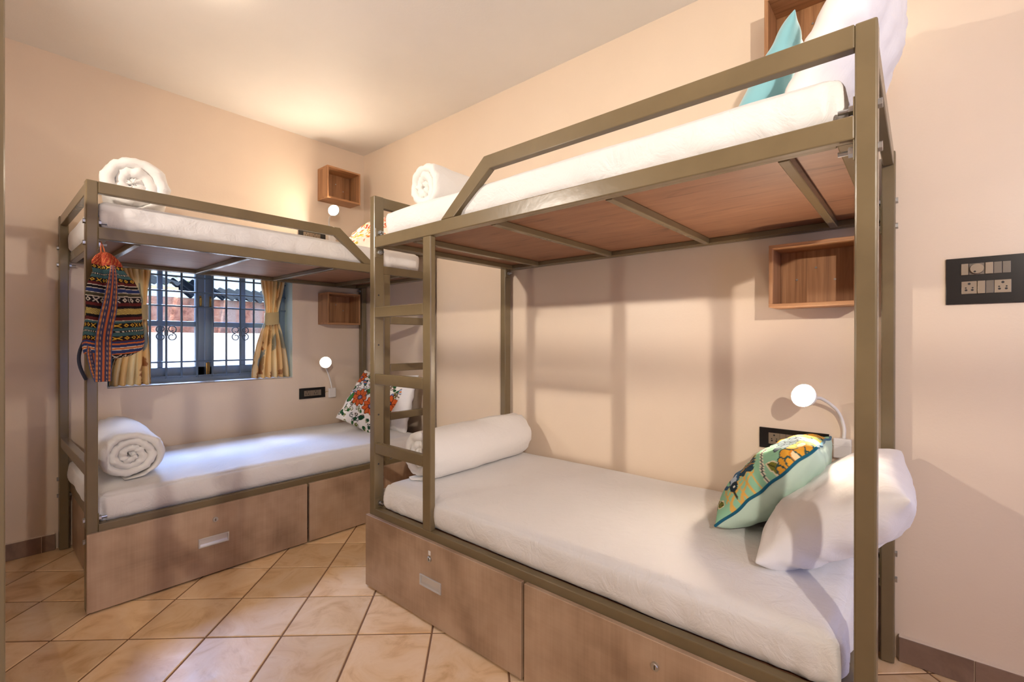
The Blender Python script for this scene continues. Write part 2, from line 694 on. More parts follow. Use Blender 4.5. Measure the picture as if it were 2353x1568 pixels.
# iron grille
GY = .112
grille = obj('grille', bm_box(-1.60, -.62, GY - .004, GY + .004, .880, .889, .001), M_GRILL, win)
for z in (.979, 1.338, 1.433, 1.53, 1.60):
    obj('grille_bar', bm_cyl((WX0 + .003, GY, z), (WX1 - .003, GY, z), .0058, 8), M_GRILL, grille)
gx = -1.59
for x in (-1.585, -1.50, -1.417, -1.333, -1.251, -1.164, -1.075, -.991, -.903, -.814, -.725, -.64):
    obj('grille_bar', bm_cyl((x, GY, WZ0 + .03), (x, GY, WZ1 - .002), .0066, 8), M_GRILL, grille)
for cx in (-1.333, -.903):
    for sd in (-1, 1):
        for q in (1, -1):
            seg = []
            for k in range(26):
                t = k / 25
                ang = math.radians(-90 + 400 * t)
                r = .0225 * (1 - .62 * max(0, t - .5) / .5)
                cc = .0225 - (.0225 - r) * .5
                seg.append((cx + sd * (.030 + r * math.cos(ang)), GY - .002, 1.164 + q * (.0225 + r * math.sin(ang))))
            obj('grille_scroll', bm_tube(seg, .0036, 6), M_GRILL, grille, True)
    obj('grille_collar', bm_box(cx - .009, cx + .009, GY - .010, GY + .006, 1.146, 1.182, .002), M_GRILL, grille)

# ------------------------------------------------------------------ outside the window
ext = obj('yard_ground', bm_box(-6, 6, .25, 9, -.2, -.02), plain('dry_earth', (150, 130, 104), 0.9), kind='structure')
ext['label'] = 'bare ground of the yard outside the window'
lw_ = obj('garden_wall', bm_box(-5, 5, 2.3, 2.46, -.02, 1.195, .01), plain('white_limewash', (236, 236, 234), 0.8, bump=(14, .3, .01)), kind='structure')
lw_['label'] = 'sunlit whitewashed low wall outside the window'


def laterite():
    a = NB('red_laterite_stone')
    mp = a.coords('Object', (1, 1, 1))
    n1 = a.noise(mp, 9.0, 7, 0.65, 0.7)
    r = a.ramp(n1, 'Fac', [(0.3, lin((96, 62, 54))), (0.45, lin((164, 110, 92))), (0.58, lin((182, 132, 110))), (0.72, lin((190, 154, 136)))])
    mp2 = a.coords('Object', (2.4, 1, .5))
    n2 = a.noise(mp2, 2.5, 3)
    r2_ = a.ramp(n2, 'Fac', [(0.45, (0, 0, 0)), (0.62, (1, 1, 1))])
    mx = a.n('ShaderNodeMixRGB')
    a.l(r2_, 'Color', mx, 'Fac')
    a.l(r, 'Color', mx, 'Color1')
    mx.inputs['Color2'].default_value = (*lin((168, 146, 138)), 1)
    a.l(mx, 'Color', a.b, 'Base Color')
    a.set(Roughness=.95)
    a.bump(n1, 'Fac', 1.0, .03)
    return a.m


lat = obj('stone_wall', bm_box(-5, 5, 2.8, 3.0, -.02, 1.60, .01), laterite(), kind='structure')
lat['label'] = 'rough red laterite wall behind the white garden wall'
M_ROOF = plain('weathered_roof_sheet', (52, 62, 78), 0.7, bump=(30, .4, .01))
M_BEAM = plain('pale_timber_beam', (206, 176, 136), 0.7)


def corrugated(x0, x1, y0, z0, dy, dz, seed):
    P = []
    n = int((x1 - x0) / .01)
    for i in range(n + 1):
        x = x0 + (x1 - x0) * i / n
        wv = .022 * math.sin(2 * math.pi * x / .105)
        e = .012 * noise.noise((x * 9, seed, 0))
        P.append([(x, y0 + e, z0 + wv + e), (x, y0 + dy, z0 + dz + wv)])
    b, V = bm_grid(P)
    bmesh.ops.solidify(b, geom=list(b.faces), thickness=.008)
    return b


for (x0, x1, y0, z0, dz, lab) in ((-1.7, -.62, 2.66, 1.735, .16, 'corrugated roof sheet high behind the pale timber beam outside'),
                                  (-.60, -.14, 2.60, 1.600, .27, 'dark corrugated roof sheet lying lower, seen through middle panes'),
                                  (-.12, 1.6, 2.62, 1.595, .20, 'dark corrugated roof sheet seen beside the right curtain outside')):
    o = obj('roof_sheet', corrugated(x0, x1, y0, z0, .9, dz, x0), M_ROOF, base=((x0 + x1) / 2, y0, z0), smooth=True)
    tag(o, lab, 'roof sheet', 'corrugated sheets on the yard wall')
o = obj('timber_beam', bm_box(-1.7, -.64, 2.68, 2.74, 1.655, 1.70, .004), M_BEAM, base=(-1.1, 2.7, 1.655))
tag(o, 'pale timber beam under the corrugated sheet outside window', 'beam')


def foliage(name, c, r, n, seed, label, mat):
    rr = random.Random(seed)
    b = bmesh.new()
    for _ in range(n):
        d = Vector((rr.gauss(0, 1), rr.gauss(0, 1), rr.gauss(0, 1))).normalized() * r * rr.random() ** .4
        p = Vector(c) + Vector((d.x * 1.6, d.y * .6, d.z))
        a = Vector((rr.gauss(0, 1), rr.gauss(0, 1), rr.gauss(0, 1))).normalized()
        u = a.cross(Vector((0.3, 0.2, 1))).normalized()
        s = .05 * rr.uniform(.6, 1.3)
        v = [b.verts.new(p - a * s), b.verts.new(p + u * s * .4), b.verts.new(p + a * s), b.verts.new(p - u * s * .4)]
        b.faces.new(v)
    bm_cyl((c[0], c[1], -.02), (c[0], c[1], c[2]), .04, 8, .02, bm=b)
    o = obj(name, b, mat, base=(c[0], c[1], -.02))
    return tag(o, label, 'tree' if 'tree' in name else 'plant')


M_LEAF = plain('sunlit_leaves', (120, 160, 70), 0.6)
foliage('leafy_tree', (-.6, 6.4, 2.75), .9, 900, 3, 'green tree crown behind the roof sheets outside the window', M_LEAF)
foliage('leafy_plant', (-1.12, 2.62, 1.36), .11, 70, 5, 'small bright green plant against the stone wall', M_LEAF)

# ------------------------------------------------------------------ bunk beds
PY, PX, TH = .038, .050, .025


def bunk(label, fm, L, W, origin, grain, mid_rail=False):
    """fm maps local (along, out from wall, z) to the world; guard end at along=0, ladder at along=L"""
    root = thing('bunk_bed', label, 'bunk bed', origin, 'olive metal bunk beds')

    def bx(name, a0, a1, o0, o1, z0, z1, mat=M_METAL, bev=.003, parent=root, seg=2):
        p, q = fm(a0, o0), fm(a1, o1)
        ob = obj(name, bm_box(p[0], q[0], p[1], q[1], z0, z1, bev, seg), mat, parent)
        return autosmooth(ob)

    def P(a, o, z):
        x, y = fm(a, o)
        return Vector((x, y, z))
    HT = 1.776
    for a0 in (0, L - PY):
        for o0 in (0, W - PX):
            bx('post', a0, a0 + PY, o0, o0 + PX, .004, HT, bev=.004)
            pc = fm(a0 + PY / 2, o0 + PX / 2)
    # end rails
    for a0 in (.004, L - .004 - .030):
        bx('end_rail', a0, a0 + .030, PX, W - PX, 1.727, HT - .0005)
    for a0 in (PY + .0035, L - PY - .0335):
        bx('end_rail', a0, a0 + .030, TH + .001, W - TH - .001, 1.5382, 1.587)
        bx('end_rail', a0, a0 + .030, .031, W - .031, .3052, .3565)
    if mid_rail:
        bx('end_rail', .004, .034, PX, W - PX, .552, .602)
    # upper deck
    bx('side_rail', PY, L - PY, W - TH, W, 1.5377, 1.5877)
    bx('side_rail', PY, L - PY, 0.0, TH, 1.5377, 1.5877)
    bx('deck_frame', L - PY - .052, L - PY - .022, TH, W - TH, 1.5385, 1.562)
    for o0 in (TH, W - TH - .02):
        bx('deck_frame', PY + .034, L - PY - .052, o0, o0 + .02, 1.5395, 1.562)
    for a in (.176, .634, 1.105, 1.565):
        bx('cross_bar', a - .0125, a + .0125, TH + .02, W - TH - .02, 1.5372, 1.5618)
    bx('plywood_deck', PY + .036, L - PY - .036, TH + .001, W - TH - .001, 1.5622, 1.574, M_PLY[grain], .001)
    # guard rail with the sloping end
    G0, G1 = 1.098, 1.345
    prof = [(PY, 1.7265), (G0 - .016, 1.7265), (G1 - .075, 1.5878), (G1, 1.5878), (G0 + .012, HT), (PY, HT)]
    b = bmesh.new()
    fr = [b.verts.new(P(a, W, z)) for a, z in prof]
    bk = [b.verts.new(P(a, W - .028, z)) for a, z in prof]
    b.faces.new(fr)
    b.faces.new(bk[::-1])
    for i in range(6):
        j = (i + 1) % 6
        b.faces.new((fr[i], bk[i], bk[j], fr[j]))
    bmesh.ops.recalc_face_normals(b, faces=b.faces)
    bmesh.ops.bevel(b, geom=list(b.edges), offset=.003, segments=2, profile=.5, affect='EDGES')
    autosmooth(obj('guard_rail', b, M_METAL, root))
    # ladder
    bx('ladder_post', 1.4055, 1.4550, W - .0265, W, .355, 1.5377, bev=.004)
    for z in (1.2465, .943, .630):
        bx('ladder_rung', 1.4550, L - PY, W - .027, W - .001, z - .024, z + .024, bev=.004)
    # lower deck
    bx('side_rail', PY, L - PY, W - .030, W, .3050, .3570)
    bx('side_rail', PY, L - PY, 0.0, .030, .3050, .3570)
    bx('plywood_deck', PY + .036, L - PY - .036, .031, W - .031, .3300, .3420, M_PLY[grain], .001)
    for z in (1.325, 1.098, .78, .555):
        obj('bolt_hole', bm_cyl(P(L - PY - .0006, W - .022, z), P(L - PY + .001, W - .022, z), .0042, 10), M_DARK, root)
    # storage panels and drawers
    for a0 in (PY + .012, L - PY - .030):
        bx('end_panel', a0, a0 + .016, PX + .001, W - PX - .001, .008, .300, M_LAM, .001)
    for a0, a1 in ((0.0, .9075), (.9195, L + .004)):
        d = bx('drawer', a0, a1, W + .001, W + .0185, .0075, .3275, M_LAM, .0015, seg=1)
        c = (a0 + a1) / 2
        o1 = W + .0185
        # recessed pull: dished tray with raised rim
        hb = bmesh.new()
        for (h0, h1, z0, z1) in ((-.064, .064, .1835, .1875), (-.064, .064, .1440, .1480), (-.064, -.058, .1480, .1835), (.058, .064, .1480, .1835)):
            p, q = fm(c + h0, o1 - .0005), fm(c + h1, o1 + .0055)
            bm_box(p[0], q[0], p[1], q[1], z0, z1, .0008, 1, bm=hb)
        tray = [(o1 + .0003, .1835), (o1 + .0004, .172), (o1 + .0008, .160), (o1 + .0030, .1515), (o1 + .0052, .148)]
        bm_grid([[P(c + h, o, z) for o, z in tray] for h in (-.058, .058)], bm=hb)
        obj('handle', hb, M_ALU, d)
        lb = bm_cyl(P(c + .006, o1 - .001, .262), P(c + .006, o1 + .0035, .262), .0115, 20)
        bm_cyl(P(c + .006, o1 + .0035, .262), P(c + .006, o1 + .005, .262), .0085, 20, .0075, bm=lb)
        lk = obj('lock', lb, M_STEEL, d)
        p, q = fm(c + .0045, o1 + .0045), fm(c + .0075, o1 + .0053)
        kb = bm_box(p[0], q[0], p[1], q[1], .255, .2665, .0003, 1)
        obj('keyhole', kb, M_DARK, d)
        if a0 > .5:
            p, q = fm(c - .001, o1), fm(c + .013, o1 + .0015)
            eb = bm_box(p[0], q[0], p[1], q[1], .276, .293, .0005, 1)
            obj('lock_plate', eb, M_WHITE, d)
    # flange plates and bolts at the posts
    for a_in, a_out, sg in ((PY, 0, 1), (L - PY, L, -1)):
        for o0 in (.004, W - .046):
            for z0, zz in ((1.5, (1.608, 1.519)), (.26, (.378, .289))):
                bx('flange_plate', a_in, a_in + sg * .003, o0, o0 + .042, z0 - .005 if z0 > 1 else z0, z0 + .128 if z0 > 1 else z0 + .14, bev=.001)
                for z in zz:
                    oc = o0 + .021
                    bb = bm_tube([P(a_in + sg * .0125, oc, z), P(a_in + sg * .031, oc, z)], .0052, 10)
                    obj('bolt', bb, M_STEEL, root)
                    obj('nut', bm_cyl(P(a_in + sg * .003, oc, z), P(a_in + sg * .0124, oc, z), .0112, 6), M_STEEL, root)
                    obj('bolt_head', bm_cyl(P(a_out, oc, z), P(a_out - sg * .007, oc, z), .0105, 6), M_STEEL, root)
    return root


A1, GA, WA = 3.4369, .013, .9368
B1, GB, WB = 1.8406, .013, .9271
LB = 1.8270
bedA = bunk('olive metal bunk bed along the side wall with ladder and two drawers, nearest', lambda a, o: (-GA - o, -A1 + a), 1.838, WA, (-GA - WA / 2, -A1 + .919, 0), 'y')
bedB = bunk('olive metal bunk bed under the window with a striped bag hung on it', lambda a, o: (-B1 + a, -GB - o), LB, WB, (-B1 + LB / 2, -GB - WB / 2, 0), 'x', True)
DA = lambda a, o: Vector((-GA - o, -A1 + a, 0))
DB = lambda a, o: Vector((-B1 + a, -GB - o, 0))

bedC = bunk('olive metal bunk bed along the opposite wall, only a corner post at the photo edge', lambda a, o: (XL + .013 + o, -1.006 - a), 1.838, WA, (XL + .013 + WA / 2, -1.925, 0), 'y')

# ------------------------------------------------------------------ mattresses


def lines(lo, hi, r, n):
    e = [r * (1 - math.cos(t * math.pi / 2 / 5)) * 0 + r * t / 5 for t in range(5)]
    a = [lo + x for x in e]
    m = list(np.linspace(lo + r, hi - r, n + 1))
    z = [hi - x for x in e][::-1]
    return a + m + z


def mattress(name, label, x0, x1, y0, y1, z0, z1, seed, r=.034, front=None):
    X, Y, Z = lines(x0, x1, r, max(8, int((x1 - x0) / .022))), lines(y0, y1, r, max(8, int((y1 - y0) / .022))), lines(z0, z1, r, 4)
    cx, cy = (x0 + x1) / 2, (y0 + y1) / 2
    lo, hi = Vector((x0 + r, y0 + r, z0 + r)), Vector((x1 - r, y1 - r, z1 - r))
    b = bmesh.new()
    cache = {}

    def vert(p):
        k = (round(p[0], 5), round(p[1], 5), round(p[2], 5))
        if k in cache:
            return cache[k]
        p = Vector(p)
        q = Vector((min(max(p.x, lo.x), hi.x), min(max(p.y, lo.y), hi.y), min(max(p.z, lo.z), hi.z)))
        d = p - q
        nrm = d.normalized() if d.length > 1e-9 else Vector((0, 0, 1))
        s = q + nrm * r
        # cloth: slow puffiness, side wrinkles, gathers at the corners
        ex = min(s.x - x0, x1 - s.x)
        ey = min(s.y - y0, y1 - s.y)
        corner = max(0, 1 - math.hypot(ex, ey) / .22)
        side = 1 - abs(nrm.z)
        along = s.x if (x1 - x0) > (y1 - y0) else s.y
        n1 = noise.noise((s.x * 3 + seed, s.y * 3, s.z * 3))
        n2 = noise.noise((s.x * 9 + along * 3, s.y * 9 + seed, s.z * 16 + along * 4))
        n3 = noise.noise((s.x * 26 + s.z * 14, s.y * 26 + seed, s.z * 7))
        lowz = max(0, (z1 - s.z) / (z1 - z0))
        disp = .004 * n1 + side * lowz * (.011 * n2 + .005 * n3) + corner * side * .010 * math.sin((s.x * 1.0 - s.y) * 120 + s.z * 8) * lowz
        if nrm.z > .5:
            disp += .002 * noise.noise((s.x * 7, s.y * 7, seed)) - .006 * (1 - min(1, min(ex, ey) / .2)) ** 2
        disp += side * .008 * math.sin(math.pi * min(1, max(0, (s.z - z0) / (z1 - z0))))
        s = s + nrm * disp
        v = b.verts.new(s)
        cache[k] = v
        return v

    def face_grid(A, Bn, f):
        for i in range(len(A) - 1):
            for j in range(len(Bn) - 1):
                vs = [vert(f(A[i], Bn[j])), vert(f(A[i + 1], Bn[j])), vert(f(A[i + 1], Bn[j + 1])), vert(f(A[i], Bn[j + 1]))]
                if len(set(vs)) == 4:
                    try:
                        b.faces.new(vs)
                    except ValueError:
                        pass
    face_grid(X, Y, lambda p, q: (p, q, z1))
    face_grid(X, Y, lambda p, q: (p, q, z0))
    face_grid(X, Z, lambda p, q: (p, y0, q))
    face_grid(X, Z, lambda p, q: (p, y1, q))
    face_grid(Y, Z, lambda p, q: (x0, p, q))
    face_grid(Y, Z, lambda p, q: (x1, p, q))
    o = obj(name, b, M_SHEET, base=(cx, cy, z0), smooth=True)
    return tag(o, label, 'mattress', 'white sheeted mattresses on the bunks')


mattress('mattress', 'lower mattress of the nearest bunk, white sheet, with bird cushion on it', -.922, -.022, -3.372, -1.672, .347, .478, 1.0)
mattress('mattress', 'upper mattress of the nearest bunk, white sheet, behind the guard rail', -.922, -.026, -3.372, -1.672, 1.577, 1.706, 2.0)
mattress('mattress', 'lower mattress of the window bunk, white sheet in blue daylight', -1.800, -.105, -.912, -.022, .347, .478, 3.0)
mattress('mattress', 'upper mattress of the window bunk, white sheet, near the ceiling corner', -1.800, -.125, -.912, -.026, 1.577, 1.712, 4.0)

# ------------------------------------------------------------------ rolled duvets


def roll(name, label, base_c, axis, length, rx, rz, turns, seed, wob=.018, thick=None, start=0.0, puff=1.0):
    """a sheet solid wound into a spiral; axis = horizontal unit vector pointing to the visible end"""
    ax = Vector(axis).normalized()
    side = Vector((-ax.y, ax.x, 0))
    n = int(46 * turns)
    rmin = .012
    th = thick or (1 - rmin / rx) / turns
    K = 12
    half = length / 2
    P = []
    rr = random.Random(seed)
    for i in range(n + 1):
        t = i / n
        ang = start + t * turns * 2 * math.pi
        rho = 1 - (1 - rmin / rx) * t            # 1 .. small
        rho *= 1 + .05 * noise.noise((ang * .9, seed * 3.1, 2)) * (1 - t)
        d = th * .5
        fade = min(1, (1 - t) * 12, (t + .02) * 9)
        ring = []
        off = .016 * noise.noise((ang * .55 + seed, 0, 0)) + .010 * noise.noise((ang * 1.7, seed, 3)) + wob * (t - .4) * -.6
        for k in range(2 * K + 8):
            # rounded strip profile in (along axis, normal)
            m = 2 * K + 8
            if k < K:
                u, wv = -half + (2 * half) * k / (K - 1), 1
            elif k < K + 4:
                a = math.pi / 2 - math.pi * (k - K + 1) / 5
                u, wv = half + .024 * math.cos(a), math.sin(a)
            elif k < 2 * K + 4:
                u, wv = half - (2 * half) * (k - K - 4) / (K - 1), -1
            else:
                a = -math.pi / 2 - math.pi * (k - 2 * K - 4 + 1) / 5
                u, wv = -half + .024 * math.cos(a), math.sin(a)
            uu = u + off * (1 if u > 0 else .5)
            wr = .045 * noise.noise((uu * 6, ang * 1.4, seed)) + .03 * noise.noise((uu * 17, ang * 3.0 + seed, 1))
            endw = max(0, (abs(u) - half * .7) / (half * .3 + 1e-6))
            wr += .07 * endw * noise.noise((ang * 4.0, seed, uu * 9)) + .05 * endw * noise.noise((ang * 11.0 + 7, seed, uu * 14))
            pinch = 1 - .05 * max(0, endw - .3)
            q = rho - d + wv * d * 1.20 * fade * (1 - .04 * endw) + wr * puff * (.8 if wv > 0 else .3)
            q *= pinch
            sx, sz = math.cos(ang) * q * rx, math.sin(ang) * q * rz
            if sz < -rz * .80:
                sz = -rz * .80 + (sz + rz * .80) * .25
            ring.append(Vector(base_c) + ax * uu + side * sx + Vector((0, 0, rz * .86 + sz)))
        P.append(ring)
    b, V = bm_grid(P, closed_v=True)
    b.faces.new(V[0])
    b.faces.new(V[-1][::-1])
    o = obj(name, b, M_DUVET, base=base_c, smooth=True)
    return tag(o, label, 'duvet', 'white duvets rolled up at the bed ends')


roll('rolled_duvet', 'rolled white duvet on the lower window bunk, spiral end in view', (-1.645, -.44, .476), (-.06, -1, 0), .60, .142, .128, 3.8, 1, start=4.5)
roll('rolled_duvet', 'rolled white duvet on the upper window bunk, puffy, near the wall', (-1.612, -.50, 1.709), (-.17, -1, 0), .50, .150, .152, 3.0, 2, start=4.5, puff=1.15)
roll('rolled_duvet', 'rolled white duvet lying across the lower nearest bunk behind the ladder', (-.455, -1.765, .474), (-1, -.03, 0), .68, .130, .136, 3.2, 3, start=4.3)
roll('rolled_duvet', 'rolled white duvet on the upper nearest bunk by the ladder', (-.50, -1.80, 1.703), (-1, -.05, 0), .60, .112, .124, 3.0, 4, start=4.3)

# ------------------------------------------------------------------ painted prints (patterns woven or printed in the cloth)


class Canvas:
    def __init__(s, n, m, bg):
        s.n, s.m = n, m
        s.a = np.zeros((m, n, 3))
        s.a[:] = lin(bg)
        yy, xx = np.mgrid[0:m, 0:n]
        s.x, s.y = (xx + .5) / n, (yy + .5) / m

    def put(s, mask, c):
        s.a[mask] = lin(c)

    def ell(s, cx, cy, rx, ry, rot, c, edge=None, ew=.012):
        dx, dy = s.x - cx, s.y - cy
        u = dx * math.cos(rot) + dy * math.sin(rot)
        v = -dx * math.sin(rot) + dy * math.cos(rot)
        if edge:
            s.put((u / (rx + ew)) ** 2 + (v / (ry + ew)) ** 2 < 1, edge)
        s.put((u / rx) ** 2 + (v / ry) ** 2 < 1, c)

    def leaf(s, cx, cy, ln, wd, rot, c, edge=None, vein=None, ew=.01):
        dx, dy = s.x - cx, s.y - cy
        u = (dx * math.cos(rot) + dy * math.sin(rot)) / ln
        v = -dx * math.sin(rot) + dy * math.cos(rot)
        prof = np.where((u > 0) & (u < 1), np.sin(np.pi * np.clip(u, 0, 1)) ** .8, -1) * wd
        if edge:
            u2 = (dx * math.cos(rot) + dy * math.sin(rot) + ew) / (ln + 2 * ew)
            p2 = np.where((u2 > 0) & (u2 < 1), np.sin(np.pi * np.clip(u2, 0, 1)) ** .8, -1) * (wd + ew)
            s.put(np.abs(v) < p2, edge)
        s.put(np.abs(v) < prof, c)
        if vein:
            s.put((np.abs(v) < .005) & (prof > 0), vein)

    def stroke(s, pts, wd, c):
        for (x0, y0), (x1, y1) in zip(pts[:-1], pts[1:]):
            dx, dy = x1 - x0, y1 - y0
            L2 = dx * dx + dy * dy + 1e-9
            t = np.clip(((s.x - x0) * dx + (s.y - y0) * dy) / L2, 0, 1)
            s.put((s.x - x0 - t * dx) ** 2 + (s.y - y0 - t * dy) ** 2 < wd * wd, c)

    def curl(s, cx, cy, r, a0, turns, wd, c):
        pts = []
        for k in range(18):
            t = k / 17
            a = a0 + t * turns * 2 * math.pi
            pts.append((cx + r * (1 - .75 * t) * math.cos(a), cy + r * (1 - .75 * t) * math.sin(a)))
        s.stroke(pts, wd, c)

    def flower(s, cx, cy, r, n, rot, c, edge, core, petal_w=.30):
        for k in range(n):
            a = rot + 2 * math.pi * k / n
            s.ell(cx + math.cos(a) * r * .58, cy + math.sin(a) * r * .58, r * .46, r * petal_w, a, c, edge, .009)
        s.ell(cx, cy, r * .27, r * .27, 0, core, edge, .007)

    def sample(s, u, v):
        i = min(s.m - 1, max(0, int(v * s.m)))
        j = min(s.n - 1, max(0, int(u * s.n)))
        return s.a[i, j]


def color_mesh(o, fn):
    """fn(vertex index) -> rgb"""
    me = o.data
    at = me.color_attributes.new('Col', 'FLOAT_COLOR', 'POINT')
    arr = np.ones((len(me.vertices), 4), dtype=np.float32)
    for i in range(len(me.vertices)):
        arr[i, :3] = fn(i)
    at.data.foreach_set('color', arr.ravel())


def bird_print():
    c = Canvas(420, 420, (148, 200, 166))
    rr = random.Random(5)
    # lattice of ochre trellis
    for k in range(5):
        c.stroke([(.08 + k * .05, .18), (.22 + k * .05, .52)], .008, (226, 178, 92))
    for k in range(5):
        c.stroke([(.06, .22 + k * .07), (.42, .19 + k * .07)], .007, (226, 178, 92))
    # branch
    c.stroke([(.02, .5), (.2, .6), (.42, .66), (.62, .74), (.86, .8)], .013, (236, 226, 204))
    c.stroke([(.02, .5), (.2, .6), (.42, .66), (.62, .74), (.86, .8)], .006, (60, 66, 66))
    for cx, cy, r in ((.80, .80, .17), (.88, .93, .12), (.66, .92, .1), (.93, .62, .11)):
        for k in range(7):
            a = k * .9
            c.ell(cx + math.cos(a) * r * .6, cy + math.sin(a) * r * .6, r * .38, r * .30, a, (230, 168, 60), (54, 84, 84), .010)
        c.ell(cx, cy, r * .3, r * .3, 0, (248, 226, 180), (220, 140, 40))
    for k in range(9):
        c.stroke([(.60 + k * .012, .55 + k * .004), (.74, .80)], .007, (206, 148, 40))
    for cx, cy in ((.42, .82), (.50, .90), (.36, .92), (.54, .78), (.30, .80)):
        for k in range(5):
            a = k * 1.256 + cx
            c.ell(cx + math.cos(a) * .04, cy + math.sin(a) * .04, .034, .026, a, (110, 126, 134), (40, 48, 52), .006)
    for (cx, cy, r) in ((.42, .60, .15), (.52, .58, .15), (.64, .52, .12), (.20, .14, .09), (.28, .10, .08), (.12, .70, .1), (.10, .86, .1)):
        c.leaf(cx, cy, r, .03, -1.1 + rr.uniform(-.5, .5), (122, 120, 44), (238, 224, 190), (70, 70, 30))
    for cx, cy in ((.60, .36), (.66, .30), (.58, .29)):
        c.ell(cx, cy, .05, .035, cx * 7, (136, 160, 178), (70, 96, 110), .006)
    # bird: wing, body, tail
    for k in range(9):
        a = 1.15 + k * .13
        c.leaf(.36, .36, .22, .028, a, (38, 66, 84), (226, 164, 54) if k % 2 else (24, 40, 52), None, .006)
    c.ell(.40, .34, .16, .06, .35, (44, 84, 116), (24, 40, 56), .008)
    c.ell(.34, .31, .10, .035, .25, (176, 190, 204))
    for k in range(5):
        c.leaf(.50, .38, .20, .02, .15 + k * .1, (30, 66, 106), (20, 40, 66), None, .005)
    c.ell(.245, .30, .055, .045, .2, (32, 48, 60))
    c.ell(.232, .305, .010, .010, 0, (240, 240, 230))
    c.leaf(.20, .29, -.06, .014, .1, (60, 60, 50))
    c.stroke([(.30, .24), (.36, .2), (.44, .19)], .02, (44, 84, 116))
    c.flower(.70, .14, .11, 8, .3, (232, 172, 66), (70, 60, 40), (90, 120, 150))
    c.flower(.52, .10, .08, 7, .1, (232, 172, 66), (70, 60, 40), (90, 120, 150))
    for cx, cy, r in ((.12, .86, .12), (.08, .74, .09), (.22, .93, .10)):
        for k in range(7):
            a = k * .9
            c.ell(cx + math.cos(a) * r * .6, cy + math.sin(a) * r * .6, r * .38, r * .30, a, (230, 168, 60), (54, 84, 84), .010)
        c.ell(cx, cy, r * .3, r * .3, 0, (248, 226, 180), (220, 140, 40))
    for k in range(10):
        x, y = rr.uniform(.05, .95), rr.uniform(.02, .2)
        c.leaf(x, y, .06, .016, rr.uniform(0, 6), (110, 116, 50), (50, 60, 40), None, .004)
    c.a = np.roll(c.a[:, ::-1], 55, axis=1)
    return c


def folk_print():
    c = Canvas(420, 420, (236, 230, 222))
    rr = random.Random(12)
    for k in range(70):
        c.curl(rr.random(), rr.random(), rr.uniform(.03, .06), rr.uniform(0, 6), rr.choice((-1.3, 1.3)), .0075, rr.choice(((96, 70, 46), (44, 64, 52), (112, 116, 52))))
    for k in range(64):
        c.leaf(rr.random(), rr.random(), rr.uniform(.05, .085), rr.uniform(.018, .028), rr.uniform(0, 6.28), rr.choice(((40, 96, 52), (58, 120, 58), (32, 76, 46))), (24, 34, 28), (24, 50, 30), .006)
    for k in range(22):
        x, y = rr.random(), rr.uniform(.45, 1)
        c.ell(x, y, .05, .026, rr.uniform(0, 6), rr.choice(((112, 128, 176), (98, 112, 160), (176, 186, 208))), (34, 36, 60), .008)
        c.ell(x, y, .028, .012, rr.uniform(0, 6), (226, 130, 50))
    for cx, cy, r, a in ((.34, .50, .155, .2), (.64, .44, .15, .6), (.92, .62, .14, .1), (.08, .84, .11, .5)):
        c.flower(cx, cy, r * .82, 8, a + .39, (224, 160, 46), (70, 40, 20), (118, 100, 128), .16)
        c.flower(cx, cy, r, 8, a, (206, 94, 40), (76, 32, 16), (118, 100, 128), .24)
        c.ell(cx, cy, r * .20, r * .20, 0, (132, 120, 150), (50, 40, 60))
    c.leaf(.42, .66, .24, .065, .5, (64, 132, 60), (24, 36, 24), (30, 70, 34))
    c.leaf(.10, .34, .2, .05, 1.2, (64, 132, 60), (24, 36, 24), (30, 70, 34))
    return c


def autumn_print():
    c = Canvas(300, 300, (250, 240, 226))
    rr = random.Random(3)
    for k in range(130):
        x, y = rr.gauss(.55, .22), rr.gauss(.60, .18)
        c.leaf(x, y, rr.uniform(.04, .085), rr.uniform(.012, .022), rr.uniform(0, 6.28), rr.choice(((226, 98, 44), (214, 74, 36), (236, 130, 70), (196, 60, 40))))
    for k in range(60):
        x, y = rr.gauss(.42, .16), rr.gauss(.30, .12)
        c.ell(x, y, rr.uniform(.016, .034), rr.uniform(.012, .022), rr.uniform(0, 6), rr.choice(((232, 196, 52), (220, 172, 40), (196, 176, 60), (222, 120, 40))))
    return c


# ------------------------------------------------------------------ pillows and cushions


